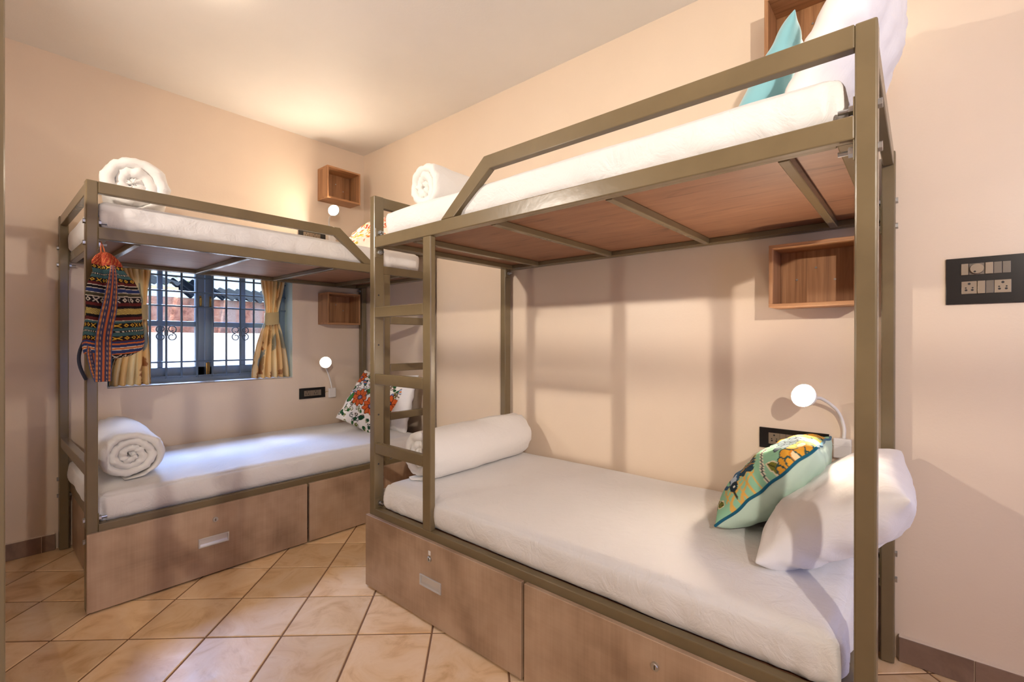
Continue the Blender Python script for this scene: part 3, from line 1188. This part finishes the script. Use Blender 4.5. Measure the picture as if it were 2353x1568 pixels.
def pillow_points(c, U, V, w, h, t, res, seed, k_in=.07, power=.42, wr=.012, bend=0.0, sag=0.0):
    U, V = Vector(U).normalized(), Vector(V).normalized()
    V = (V - U * V.dot(U)).normalized()
    N = U.cross(V)
    c = Vector(c)
    top, bot = [], []
    for i in range(res + 1):
        # denser towards the seam
        s = math.sin(((i / res) * 2 - 1) * math.pi / 2 * .98) / math.sin(math.pi / 2 * .98)
        ra, rb = [], []
        for j in range(res + 1):
            q = math.sin(((j / res) * 2 - 1) * math.pi / 2 * .98) / math.sin(math.pi / 2 * .98)
            x = s * (1 - k_in * (1 - q * q) * s * s) * w / 2
            y = q * (1 - k_in * (1 - s * s) * q * q) * h / 2
            e = max(0, (1 - s * s) * (1 - q * q))
            z = t / 2 * e ** power
            edge = (1 - e) ** 2
            n1 = noise.noise((s * 2.2 + seed, q * 2.2, 0))
            rad = math.atan2(q, s)
            n2 = noise.noise((s * 7 + seed * 2, q * 7, 5)) * e
            n3 = math.sin(rad * 17 + 3 * n1 + seed) * edge * e ** .3
            dz = wr * (n1 * 1.2 * e + n2 * .7 + n3 * .8)
            zb = bend * (q * q - .3) + sag * (s * s - .3)
            eb = wr * .8 * noise.noise((s * 3 + 9, q * 3, seed)) * (1 - e)
            ra.append(c + U * x + V * y + N * (z + dz * (1 if e > 0 else 0) + zb + eb))
            n1b = noise.noise((s * 2.2 + seed + 40, q * 2.2, 0))
            n2b = noise.noise((s * 7 + seed * 2 + 20, q * 7, 5)) * e
            rb.append(c + U * x + V * y + N * (-z - wr * (n1b * 1.2 * e + n2b * .7 + n3 * .5) * (1 if e > 0 else 0) + zb + eb))
        top.append(ra)
        bot.append(rb)
    return top, bot


def pillow(name, label, cat, group, c, U, V, w, h, t, mat, seed, res=40, k_in=.07, power=.42, wr=.012, canvas=None, back=None, piping=None, bend=0, sag=0, flip=False):
    top, bot = pillow_points(c, U, V, w, h, t, res, seed, k_in, power, wr, bend, sag)
    b = bmesh.new()
    VT = [[b.verts.new(p) for p in row] for row in top]
    VB = [[(VT[i][j] if i in (0, res) or j in (0, res) else b.verts.new(bot[i][j])) for j in range(res + 1)] for i in range(res + 1)]
    for i in range(res):
        for j in range(res):
            b.faces.new((VT[i][j], VT[i + 1][j], VT[i + 1][j + 1], VT[i][j + 1]))
            f = (VB[i][j], VB[i][j + 1], VB[i + 1][j + 1], VB[i + 1][j])
            if len(set(f)) == 4:
                try:
                    b.faces.new(f)
                except ValueError:
                    pass
    zmin = min(v.co.z for v in b.verts)
    base = (c[0], c[1], zmin)
    o = obj(name, b, mat, base=base, smooth=True)
    tag(o, label, cat, group)
    if canvas is not None:
        nt_ = (res + 1) ** 2

        def fn(i):
            if i < nt_:
                a, q = divmod(i, res + 1)
                s = math.sin(((a / res) * 2 - 1) * math.pi / 2 * .98) / math.sin(math.pi / 2 * .98)
                qq = math.sin(((q / res) * 2 - 1) * math.pi / 2 * .98) / math.sin(math.pi / 2 * .98)
                return canvas.sample((s + 1) / 2, (qq + 1) / 2)
            return lin(back)
        color_mesh(o, fn)
    if piping:
        loop = [top[i][0] for i in range(res)] + [top[res][j] for j in range(res)] + [top[i][res] for i in range(res, 0, -1)] + [top[0][j] for j in range(res, 0, -1)]
        pb = bm_tube(loop, .0048, 6, closed=True)
        obj('piping', pb, piping, o, True)
    return o


# white pillows (U runs along the width of the bed, V up the lean)
pillow('pillow', 'plump white pillow leaning out at the foot of the lower nearest bunk', 'pillow', 'white bed pillows',
       (-.392, -3.313, .612), (1, 0.05, 0), (0, -.80, .60), .63, .41, .215, M_PILLOW, 1.3, wr=.014, sag=-.02, k_in=.045, power=.38)
pillow('pillow', 'white pillow standing on the upper nearest bunk behind the corner post', 'pillow', 'white bed pillows',
       (-.40, -3.335, 1.925), (1, -.05, .05), (0, -.42, .9), .64, .50, .17, M_PILLOW, 2.3, wr=.018, sag=-.02)
pillow('pillow', 'white pillow on the lower window bunk seen between the ladder rungs', 'pillow', 'white bed pillows',
       (-.115, -.50, .668), (0, 1, 0), (.26, 0, .96), .62, .42, .13, M_PILLOW, 3.1, wr=.012)

bird = bird_print()
pillow('cushion', 'pale green cushion printed with a blue bird and ochre flowers, teal piping', 'cushion', None,
       (-.305, -3.122, .634), (-1, -0.03, .08), (0, -.68, .73), .40, .41, .19, M_PRINT, 4.4, res=150, canvas=bird, back=(196, 220, 204), piping=M_PIPING, k_in=.05, wr=.010)
folk = folk_print()
pillow('cushion', 'white cushion with orange flowers and green leaves on the lower window bunk', 'cushion', None,
       (-.262, -.520, .668), (.25, -.93, -.30), (.50, -.10, .86), .40, .40, .13, M_PRINT, 5.2, res=150, canvas=folk, back=(226, 210, 190), k_in=.05)
aut = autumn_print()
pillow('cushion', 'white cushion with orange and yellow leaves on the upper window bunk', 'cushion', None,
       (-.245, -.56, 1.865), (.15, -.95, 0), (.70, 0, .70), .52, .40, .15, M_PRINT, 6.1, res=110, canvas=aut, back=(244, 236, 224), k_in=.05)
pillow('cushion', 'teal velvet cushion leaning on the upper nearest bunk pillow', 'cushion', None,
       (-.26, -3.075, 1.945), (1, .08, .02), (0, -.46, .89), .38, .50, .14, M_TEAL, 7.7, res=44, k_in=.10, wr=.012)

# ------------------------------------------------------------------ wall shelves


def wall_shelf(label, side, a0, a1, z0, z1, dep=.15):
    """open box on the wall; side 'x' = on the right wall (a runs along y), 'y' = on the back wall"""
    t = .013
    if side == 'x':
        f = lambda a, o: (-.001 - o, a)
        ax = 'y'
    else:
        f = lambda a, o: (a, -.001 - o)
        ax = 'x'
    c = f((a0 + a1) / 2, 0)
    root = thing('wall_shelf', label, 'shelf', (c[0], c[1], z0), 'open wooden boxes on the walls')

    def bx(name, p0, p1, o0, o1, zz0, zz1, m):
        p, q = f(p0, o0), f(p1, o1)
        return obj(name, bm_box(p[0], q[0], p[1], q[1], zz0, zz1, .0008, 1), m, root)
    bx('back_panel', a0 + t, a1 - t, 0, .008, z0 + t, z1 - t, M_BOX)
    bx('side_panel', a0, a0 + t, 0, dep, z0 + t, z1 - t, M_BOX)
    bx('side_panel', a1 - t, a1, 0, dep, z0 + t, z1 - t, M_BOX)
    bx('top_panel', a0, a1, 0, dep, z1 - t, z1, M_BOXH[ax])
    bx('bottom_panel', a0, a1, 0, dep, z0, z0 + t, M_BOXH[ax])
    for da, dz in ((.3, .45), (.52, .66), (.75, .48)):
        p, q = f(a0 + (a1 - a0) * da, .008), f(a0 + (a1 - a0) * da, .0105)
        obj('screw', bm_cyl((p[0], p[1], z0 + (z1 - z0) * dz), (q[0], q[1], z0 + (z1 - z0) * dz), .004, 8), M_STEEL, root)
    return root


wall_shelf('open walnut box shelf above the lower nearest bunk', 'x', -3.342, -3.065, 1.246, 1.482)
wall_shelf('open walnut box shelf above the upper nearest bunk, partly behind cushions', 'x', -3.335, -3.048, 2.185, 2.432)
wall_shelf('open walnut box shelf beside the window curtain', 'y', -.394, -.122, 1.240, 1.480)
wall_shelf('open walnut box shelf high in the ceiling corner above a lamp', 'y', -.397, -.122, 2.190, 2.434)

# ------------------------------------------------------------------ switch plates


def switch_plate(label, side, a0, a1, z0, z1, rows, sgn=1, lab_cat='switch plate'):
    """rows: list of (z0, z1, [(kind, width)], start)"""
    if side == 'x':
        f = lambda a, o: (-.0005 - o, a)
        nrm = lambda a, o, z: (-.0005 - o, a, z)
    else:
        f = lambda a, o: (a, -.0005 - o)
        nrm = lambda a, o, z: (a, -.0005 - o, z)
    c = f((a0 + a1) / 2, 0)
    root = thing('switch_plate', label, lab_cat, (c[0], c[1], z0), 'black wall switch plates')

    def bx(name, p0, p1, o0, o1, zz0, zz1, m, par=root, bev=.0008):
        p, q = f(p0, o0), f(p1, o1)
        return obj(name, bm_box(p[0], q[0], p[1], q[1], zz0, zz1, bev, 2), m, par)
    bx('plate', a0, a1, 0, .007, z0, z1, M_BLACK, bev=.0012)
    for (rz0, rz1, items, st) in rows:
        a = st
        for kind, wd in items:
            e = a + sgn * wd
            lo, hi = min(a, e) + .0005, max(a, e) - .0005
            m = (lo + hi) / 2
            if kind == 'sw':
                sb = bx('switch', lo, hi, .006, .0115, rz0, rz1, M_BRONZE)
            elif kind == 'blank':
                bx('blank_module', lo, hi, .006, .0085, rz0, rz1, M_BRONZE2)
            elif kind == 'sock':
                s_ = bx('socket', lo, hi, .006, .009, rz0, rz1, M_BRONZE)
                hh = rz1 - rz0
                hb = bmesh.new()
                for da, dz, r in ((0, .30, .0036), (-.22, -.02, .0024), (.22, -.02, .0024), (-.20, -.20, .0034), (.20, -.20, .0034)):
                    ca, cz = m + da * (hi - lo), (rz0 + rz1) / 2 + dz * hh
                    bm_cyl(nrm(ca, .0088, cz), nrm(ca, .0094, cz), r, 10, bm=hb)
                obj('socket_hole', hb, M_DARK, s_)
            elif kind == 'dial':
                d_ = bx('dimmer', lo, hi, .006, .009, rz0, rz1, M_BRONZE2)
                cz = (rz0 + rz1) / 2
                r = (rz1 - rz0) * .46
                kb = bm_cyl(nrm(m, .009, cz), nrm(m, .018, cz), r, 28, r * .93)
                obj('knob', kb, M_BRONZE, d_)
                ob_ = bm_cyl(nrm(m + r * .3, .0178, cz - r * .55), nrm(m + r * .3, .0186, cz - r * .55), .003, 10)
                obj('dial_dot', ob_, M_DARK, d_)
            a = e
    return root


# on the right wall the photograph's left is +y, so modules run towards -y
switch_plate('large black plate with two rows of bronze switches, dimmer and sockets', 'x', -3.762, -3.567, 1.240, 1.392,
             [(1.335, 1.372, [('sw', .0185), ('dial', .0375), ('sw', .0195), ('blank', .0195), ('blank', .0195)], -3.603),
              (1.273, 1.314, [('sock', .0375), ('sw', .0190), ('blank', .0195), ('sock', .0385)], -3.604)], -1)
switch_plate('long black switch plate behind the bird cushion', 'x', -3.241, -3.000, .680, .763,
             [(.699, .744, [('sock', .042), ('sw', .0215), ('sw', .0215), ('sock', .044), ('sw', .0215), ('sw', .0215)], -3.034)], -1)
switch_plate('black switch plate with two sockets below the window bunk lamp', 'y', -.540, -.338, .677, .757,
             [(.696, .738, [('sock', .046), ('sw', .02), ('sock', .046), ('sw', .02)], -.505)], 1)
switch_plate('black switch plate seen in the gap over the upper window mattress', 'y', -.546, -.336, 1.875, 1.952,
             [(1.893, 1.934, [('sock', .046), ('sw', .02), ('sock', .046), ('sw', .02)], -.511)], 1)

# ------------------------------------------------------------------ reading lamps


def reading_lamp(label, box_c, box_n, pts, bulb, aim, gain=1.0):
    """white wall box, bent white neck, small shade and glowing bulb"""
    bx0 = Vector(box_c)
    root = thing('reading_lamp', label, 'lamp', tuple(bx0), 'reading lamps on the bunk walls')
    n = Vector(box_n)
    s = Vector((-n.y, n.x, 0))
    a, c = bx0 - s * .028 + Vector((0, 0, -.037)), bx0 + s * .028 + n * .026 + Vector((0, 0, .037))
    autosmooth(obj('base_box', bm_box(a.x, c.x, a.y, c.y, a.z, c.z, .004), M_WHITE, root))
    a2, c2 = bx0 - s * .0285 + Vector((0, 0, .010)), bx0 + s * .0285 + n * .0268 + Vector((0, 0, .0125))
    obj('cover_seam', bm_box(a2.x, c2.x, a2.y, c2.y, a2.z, c2.z, .0004, 1), M_WHITE, root)
    B = Vector(bulb)
    aim = Vector(aim).normalized()
    P = [Vector(p) for p in pts]
    P[-1] = B - aim * .058
    sm = []
    for i in range(len(P) - 1):
        p0, p1, p2, p3 = P[max(i - 1, 0)], P[i], P[i + 1], P[min(i + 2, len(P) - 1)]
        for k in range(6):
            t = k / 6
            sm.append(.5 * ((2 * p1) + (p2 - p0) * t + (2 * p0 - 5 * p1 + 4 * p2 - p3) * t * t + (3 * p1 - p0 - 3 * p2 + p3) * t ** 3))
    sm.append(P[-1])
    obj('neck', bm_tube(sm, .006, 10), M_WHITE, root, True)
    q = aim.to_track_quat('Z', 'Y').to_matrix()

    def ring(rad, dist, n=24):
        return [B + q @ Vector((rad * math.cos(2 * math.pi * k / n), rad * math.sin(2 * math.pi * k / n), dist)) for k in range(n)]
    prof = [(.008, -.062), (.014, -.060), (.018, -.045), (.034, -.022), (.042, .004), (.0405, .004), (.0325, -.020), (.016, -.030)]
    sb, V = bm_grid([ring(a_, d_) for a_, d_ in prof], closed_v=True)
    sb.faces.new(V[0][::-1])
    sb.faces.new(V[-1])
    obj('lamp_shade', sb, M_WHITE, root, True)
    prof = [(.036 * math.cos(t), -.004 + .020 * math.sin(t)) for t in [math.pi / 2 * k / 8 for k in range(8)]]
    bb, V = bm_grid([ring(a_, d_) for a_, d_ in prof], closed_v=True)
    bb.faces.new(V[-1])
    bb.faces.new(V[0][::-1])
    obj('bulb', bb, emit('glowing_bulb', WARM, BULB_STRENGTH * gain), root, True)
    return root


reading_lamp('white gooseneck reading lamp glowing above the bird cushion', (-.002, -3.284, .718), (-1, 0, 0),
             [(-.016, -3.288, .754), (-.016, -3.288, .80), (-.03, -3.268, .86), (-.08, -3.225, .905), (-.15, -3.20, .918)], (-.20, -3.189, .923), (-.9, .28, .30), 3.4)
reading_lamp('white reading lamp glowing beside the shelf over the lower window bunk', (-.287, -.002, .708), (0, -1, 0),
             [(-.29, -.016, .744), (-.30, -.016, .80), (-.33, -.03, .87), (-.38, -.08, .93), (-.42, -.14, .952)], (-.436, -.20, .956), (-.3, -.9, .05), .25)
reading_lamp('white reading lamp glowing above the upper window bunk', (-.287, -.002, 1.905), (0, -1, 0),
             [(-.29, -.016, 1.94), (-.30, -.016, 1.98), (-.32, -.03, 2.03), (-.34, -.09, 2.07), (-.365, -.14, 2.083)], (-.372, -.20, 2.086), (-.78, -.58, .12), 3.2)
reading_lamp('assumed white reading lamp on the wall behind the upper nearest pillow', (-.002, -3.245, 1.905), (-1, 0, 0),
             [(-.016, -3.245, 1.94), (-.016, -3.25, 1.97), (-.025, -3.26, 1.99), (-.05, -3.27, 2.02), (-.06, -3.28, 2.03)], (-.105, -3.285, 2.045), (-.6, .1, .6), 1.0)  # assumed lamp hidden by the pillow, adds glow on the upper wall
# thin wires from the plates to the lamp boxes
for (p, q, lab) in (((-.006, -3.241, .725), (-.010, -3.256, .722), 'short yellow wire from switch plate to lamp box by the cushion'),
                    ((-.338, -.006, .712), (-.316, -.010, .720), 'short wire from switch plate to lamp box over the window bunk')):
    m = (Vector(p) + Vector(q)) / 2 + Vector((-.004, -.002, .004))
    o = obj('wire', bm_tube([p, m, q], .002, 6), M_WIRE, base=p, smooth=True)
    tag(o, lab, 'wire')

# ------------------------------------------------------------------ curtains


def curtain(label, xa_top, xb_top, xa_tie, xb_tie, xa_bot, xb_bot, z_tie, seed, folds):
    zt, zb = WZ1 - .03, WZ0 + .006
    nu, nv = 130, 110
    cv = Canvas(300, 500, (238, 206, 152))
    rr = random.Random(seed)
    for k in range(6):
        x = rr.random()
        cv.stroke([(x, 0), (x + rr.uniform(-.05, .05), 1)], .03, (240, 220, 178))
    for k in range(13):
        x, y, a = rr.random(), rr.random() * .95, rr.uniform(-.6, .6) + math.pi / 2
        c = rr.choice(((176, 172, 150), (180, 146, 102), (160, 164, 158), (192, 156, 106), (188, 188, 162)))
        for s in (-1, 1):
            for j in range(8):
                t = j / 8
                px, py = x + math.cos(a) * t * .26, y + math.sin(a) * t * .16
                cv.leaf(px, py, .085 * (1 - t * .6), .013, a + s * .75, c)
        cv.stroke([(x, y), (x + math.cos(a) * .3, y + math.sin(a) * .19)], .006, c)
    for k in range(5):
        x, y = rr.random(), rr.random() * .4
        cv.leaf(x, y, .12, .022, rr.uniform(-.5, .5), (178, 124, 84))
        cv.leaf(x, y + .03, .10, .02, rr.uniform(-.5, .5), (186, 138, 96))
    P, UV = [], []
    for i in range(nu + 1):
        u = i / nu
        col = []
        for j in range(nv + 1):
            z = zt + (zb - zt) * j / nv
            if z > z_tie:
                t = (zt - z) / (zt - z_tie)
                e = t * t * (3 - 2 * t)
                xa, xb = xa_top + (xa_tie - xa_top) * e, xb_top + (xb_tie - xb_top) * e
            else:
                t = (z_tie - z) / (z_tie - zb)
                e = 1 - (1 - t) ** 1.6
                xa, xb = xa_tie + (xa_bot - xa_tie) * e, xb_tie + (xb_bot - xb_tie) * e
            tight = abs(z - z_tie)
            amp = .006 + .016 * min(1, tight / .18)
            ph = u * folds * 2 * math.pi + 1.2 * noise.noise((u * 4, z * 1.5, seed))
            y = .052 + amp * math.sin(ph) + .006 * noise.noise((u * 9, z * 6, seed + 4))
            x = xa + (xb - xa) * u + .3 * amp * math.cos(ph) * .5
            zz = z
            if j == nv:
                zz = z + .003 * math.sin(ph)
            col.append((x, y, zz))
            UV.append((u, 1 - j / nv))
        P.append(col)
    b, V = bm_grid(P)
    xm = (xa_tie + xb_tie) / 2
    root = obj('curtain', b, M_CURT, base=(xm, .052, zb), smooth=True)
    tag(root, label, 'curtain')
    color_mesh(root, lambda i: cv.sample(*UV[i]))
    md = root.modifiers.new('thickness', 'SOLIDIFY')
    md.thickness = .0016
    # band
    a, c = xa_tie - .008, xb_tie + .008
    ring = []
    for zz in (z_tie + .045, z_tie + .03, z_tie - .03, z_tie - .045):
        s = .96 if abs(zz - z_tie) > .04 else 1.0
        ring.append([((a + c) / 2 + math.cos(t) * (c - a) / 2 * s, .052 + math.sin(t) * .030 * s, zz + .006 * math.cos(t)) for t in [2 * math.pi * k / 28 for k in range(28)]])
    b, V = bm_grid(ring, closed_v=True)
    obj('tie_band', b, M_BAND, root, True)
    return root


curtain('yellow leaf-print curtain tied back, behind the striped bag', -1.585, -1.415, -1.50, -1.445, -1.625, -1.42, 1.285, 11, 5.5)
curtain('yellow leaf-print curtain tied back, beside the wooden box shelf', -.795, -.622, -.757, -.672, -.850, -.596, 1.275, 23, 6)

# ------------------------------------------------------------------ striped bag on the bunk bolt
BAGC = (-1.772, -1.012)


def bag():
    nu, nv = 220, 260
    # profile: (z, half width, half depth, x shift)
    prof = [(1.474, .012, .010, -.020), (1.458, .026, .018, -.020), (1.436, .036, .026, -.018), (1.412, .041, .030, -.014), (1.395, .043, .033, -.010), (1.36, .060, .042, -.002), (1.30, .074, .048, .002),
            (1.22, .088, .052, .006), (1.15, .096, .056, .009), (1.10, .098, .058, .010), (1.070, .092, .056, .010), (1.055, .070, .044, .008), (1.050, .02, .015, .006)]
    zs = [p[0] for p in prof]

    def at(z):
        for i in range(len(prof) - 1):
            if prof[i][0] >= z >= prof[i + 1][0]:
                t = (prof[i][0] - z) / (prof[i][0] - prof[i + 1][0])
                return [prof[i][k] + (prof[i + 1][k] - prof[i][k]) * t for k in (1, 2, 3)]
        return prof[-1][1:]
    red, dk, tl, gold, cream, blue, mar, org, tan = (142, 50, 36), (28, 22, 24), (62, 92, 94), (214, 164, 54), (208, 196, 178), (44, 56, 98), (92, 36, 34), (190, 104, 56), (150, 128, 72)
    bands = [(0, .13, 'red'), (.13, .165, 'goldfig'), (.165, .205, 'teal'), (.205, .222, 'dots'), (.222, .25, 'teal'), (.25, .29, 'goldfig'), (.29, .315, 'mar'), (.315, .322, 'creamln'), (.322, .345, 'dk'), (.345, .352, 'creamln'), (.352, .385, 'blue'), (.385, .391, 'creamln'),
             (.391, .42, 'olive'), (.42, .428, 'creamln'), (.428, .482, 'whitefig'), (.482, .51, 'mar'), (.51, .535, 'dk'), (.535, .59, 'gold'), (.59, .615, 'dk'), (.615, .645, 'mar'), (.645, .650, 'creamln'), (.650, .67, 'teal'), (.67, .715, 'goldfig'), (.715, .74, 'teal'), (.74, .757, 'dots'),
             (.757, .79, 'teal'), (.79, .83, 'goldfig'), (.83, .838, 'mar'), (.838, .855, 'blue'), (.855, .87, 'orgdash'), (.87, .893, 'blue'), (.893, .899, 'creamln'), (.899, .915, 'org'), (.915, .921, 'creamln'), (.921, .95, 'blue'), (.95, .96, 'org'), (.96, 1.01, 'whitefig')]

    def colour(u, v):
        v = v + .006 * math.sin(u * 2 * math.pi * 4)
        for a, c, k in bands:
            if a <= v < c:
                t = (v - a) / (c - a)
                ph = (u * 26) % 1.0
                if k == 'red':
                    return red if (u * 34 + v * 22) % 1 < .6 else ((206, 124, 66) if (v * 90) % 1 < .5 else (100, 30, 28))
                if k in ('goldfig', 'whitefig'):
                    fg = gold if k == 'goldfig' else cream
                    cell = int(u * 26) % 3
                    dx, dy = abs(ph - .5), abs(t - .5)
                    if cell == 0:
                        return fg if .22 < dx + dy < .40 else dk
                    if cell == 1:
                        return fg if abs(dx - dy) < .10 and dx < .42 else dk
                    return fg if .16 < dx + dy * .8 < .34 else dk
                if k == 'dots':
                    return cream if (u * 60) % 1 < .4 and .2 < t < .8 else dk
                if k == 'orgdash':
                    return org if (u * 110) % 1 < .65 else blue
                if k == 'gold':
                    return tan if (u * 170 + v * 60) % 1 < .7 else (196, 172, 96)
                return {'teal': tl, 'mar': mar, 'creamln': cream, 'dk': dk, 'blue': blue, 'olive': (74, 68, 50), 'org': org}[k]
        return dk
    P, C = [], []
    ztop, zbot = zs[0], zs[-1]
    for j in range(nv + 1):
        v = j / nv
        z = ztop + (zbot - ztop) * v
        hw, hd, sh = at(z)
        row = []
        for i in range(nu):
            u = i / nu
            t = 2 * math.pi * u
            fold = math.exp(-((z - 1.33) / .09) ** 2)
            k = 1 + (.34 * fold + .30 * math.exp(-((z - 1.44) / .04) ** 2)) * math.sin(5 * t + 2.2 + 3 * (z - 1.3)) * .8 + .03 * noise.noise((math.cos(t) * 2, math.sin(t) * 2, z * 9))
            ct, st = math.cos(t), math.sin(t)
            ex = .75
            x = math.copysign(abs(ct) ** ex, ct) * hw * k
            y = math.copysign(abs(st) ** ex, st) * hd * k
            row.append((BAGC[0] + sh + x, BAGC[1] + y, z + .008 * math.sin(t * 2 + 1) * (v) + .010 * ct * v))
            C.append(colour(u, v))
        P.append(row)
    b, V = bm_grid(P, closed_v=True)
    b.faces.new(V[-1])
    b.faces.new(V[0][::-1])
    root = obj('drawstring_bag', b, M_WOVEN, base=(BAGC[0], BAGC[1], zbot), smooth=True)
    tag(root, 'colourful striped woven drawstring backpack hanging on the bunk post', 'bag')
    color_mesh(root, lambda i: lin(C[i]))
    # hanging loop over the bolt
    x0, y0 = BAGC[0] - .024, BAGC[1]
    obj('loop', bm_tube([(x0 - .006, y0, 1.462), (x0 - .006, y0 + .016, 1.49), (-1.797, y0 + .05, 1.524), (x0 + .004, y0 + .018, 1.49), (x0 + .006, y0, 1.462)], .0025, 6), plain('orange_cord', (170, 84, 44), .9), root, True)

    def strap(center, width, name, nw=24):
        Pn, Cn = [], []
        pts = [Vector(p) for p in center]
        sm = []
        for i in range(len(pts) - 1):
            p0, p1, p2, p3 = pts[max(i - 1, 0)], pts[i], pts[i + 1], pts[min(i + 2, len(pts) - 1)]
            for k in range(20):
                t = k / 20
                sm.append(.5 * ((2 * p1) + (p2 - p0) * t + (2 * p0 - 5 * p1 + 4 * p2 - p3) * t * t + (3 * p1 - p0 - 3 * p2 + p3) * t ** 3))
        sm.append(pts[-1])
        for i, p in enumerate(sm):
            f = i / (len(sm) - 1)
            wdt = width[0] + (width[1] - width[0]) * min(1, f * 2.2)
            row = []
            for k in range(nw + 1):
                q = k / nw - .5
                row.append(Vector((p.x + q * wdt, p.y - .004 * (1 - (2 * q) ** 2) + .10 * q * wdt, p.z)))
                s = abs(q)
                ln = i / 2.0
                if s > .42:
                    c = (58, 72, 108)
                elif s > .30:
                    c = (186, 116, 66) if int(ln) % 2 else (150, 88, 54)
                elif s > .24:
                    c = (52, 58, 84)
                elif s > .19:
                    c = (198, 150, 120) if int(ln) % 2 else (70, 64, 90)
                elif s > .06:
                    c = (62, 58, 80)
                else:
                    c = (178, 92, 54)
                Cn.append(c)
            Pn.append(row)
        b2, _ = bm_grid(Pn)
        so = obj(name, b2, M_WOVEN, root, True)
        color_mesh(so, lambda i: lin(Cn[i]))
        md = so.modifiers.new('thickness', 'SOLIDIFY')
        md.thickness = .003
    strap([(-1.773, -1.050, 1.42), (-1.776, -1.066, 1.36), (-1.786, -1.078, 1.26), (-1.804, -1.082, 1.14), (-1.806, -1.078, 1.04), (-1.806, -1.07, .955)], (.014, .052), 'strap')
    strap([(-1.806, -1.066, .955), (-1.822, -1.06, 1.0), (-1.832, -1.05, 1.07), (-1.825, -1.04, 1.13)], (.05, .04), 'strap')
    # second strap sagging behind the post
    obj('strap', bm_tube([(-1.845 - .022 * math.sin(math.pi * k / 14), -.985, 1.13 - .17 * k / 14) for k in range(15)], .006, 8), plain('dark_webbing', (40, 40, 52), .9), root, True)
    return root


bag()
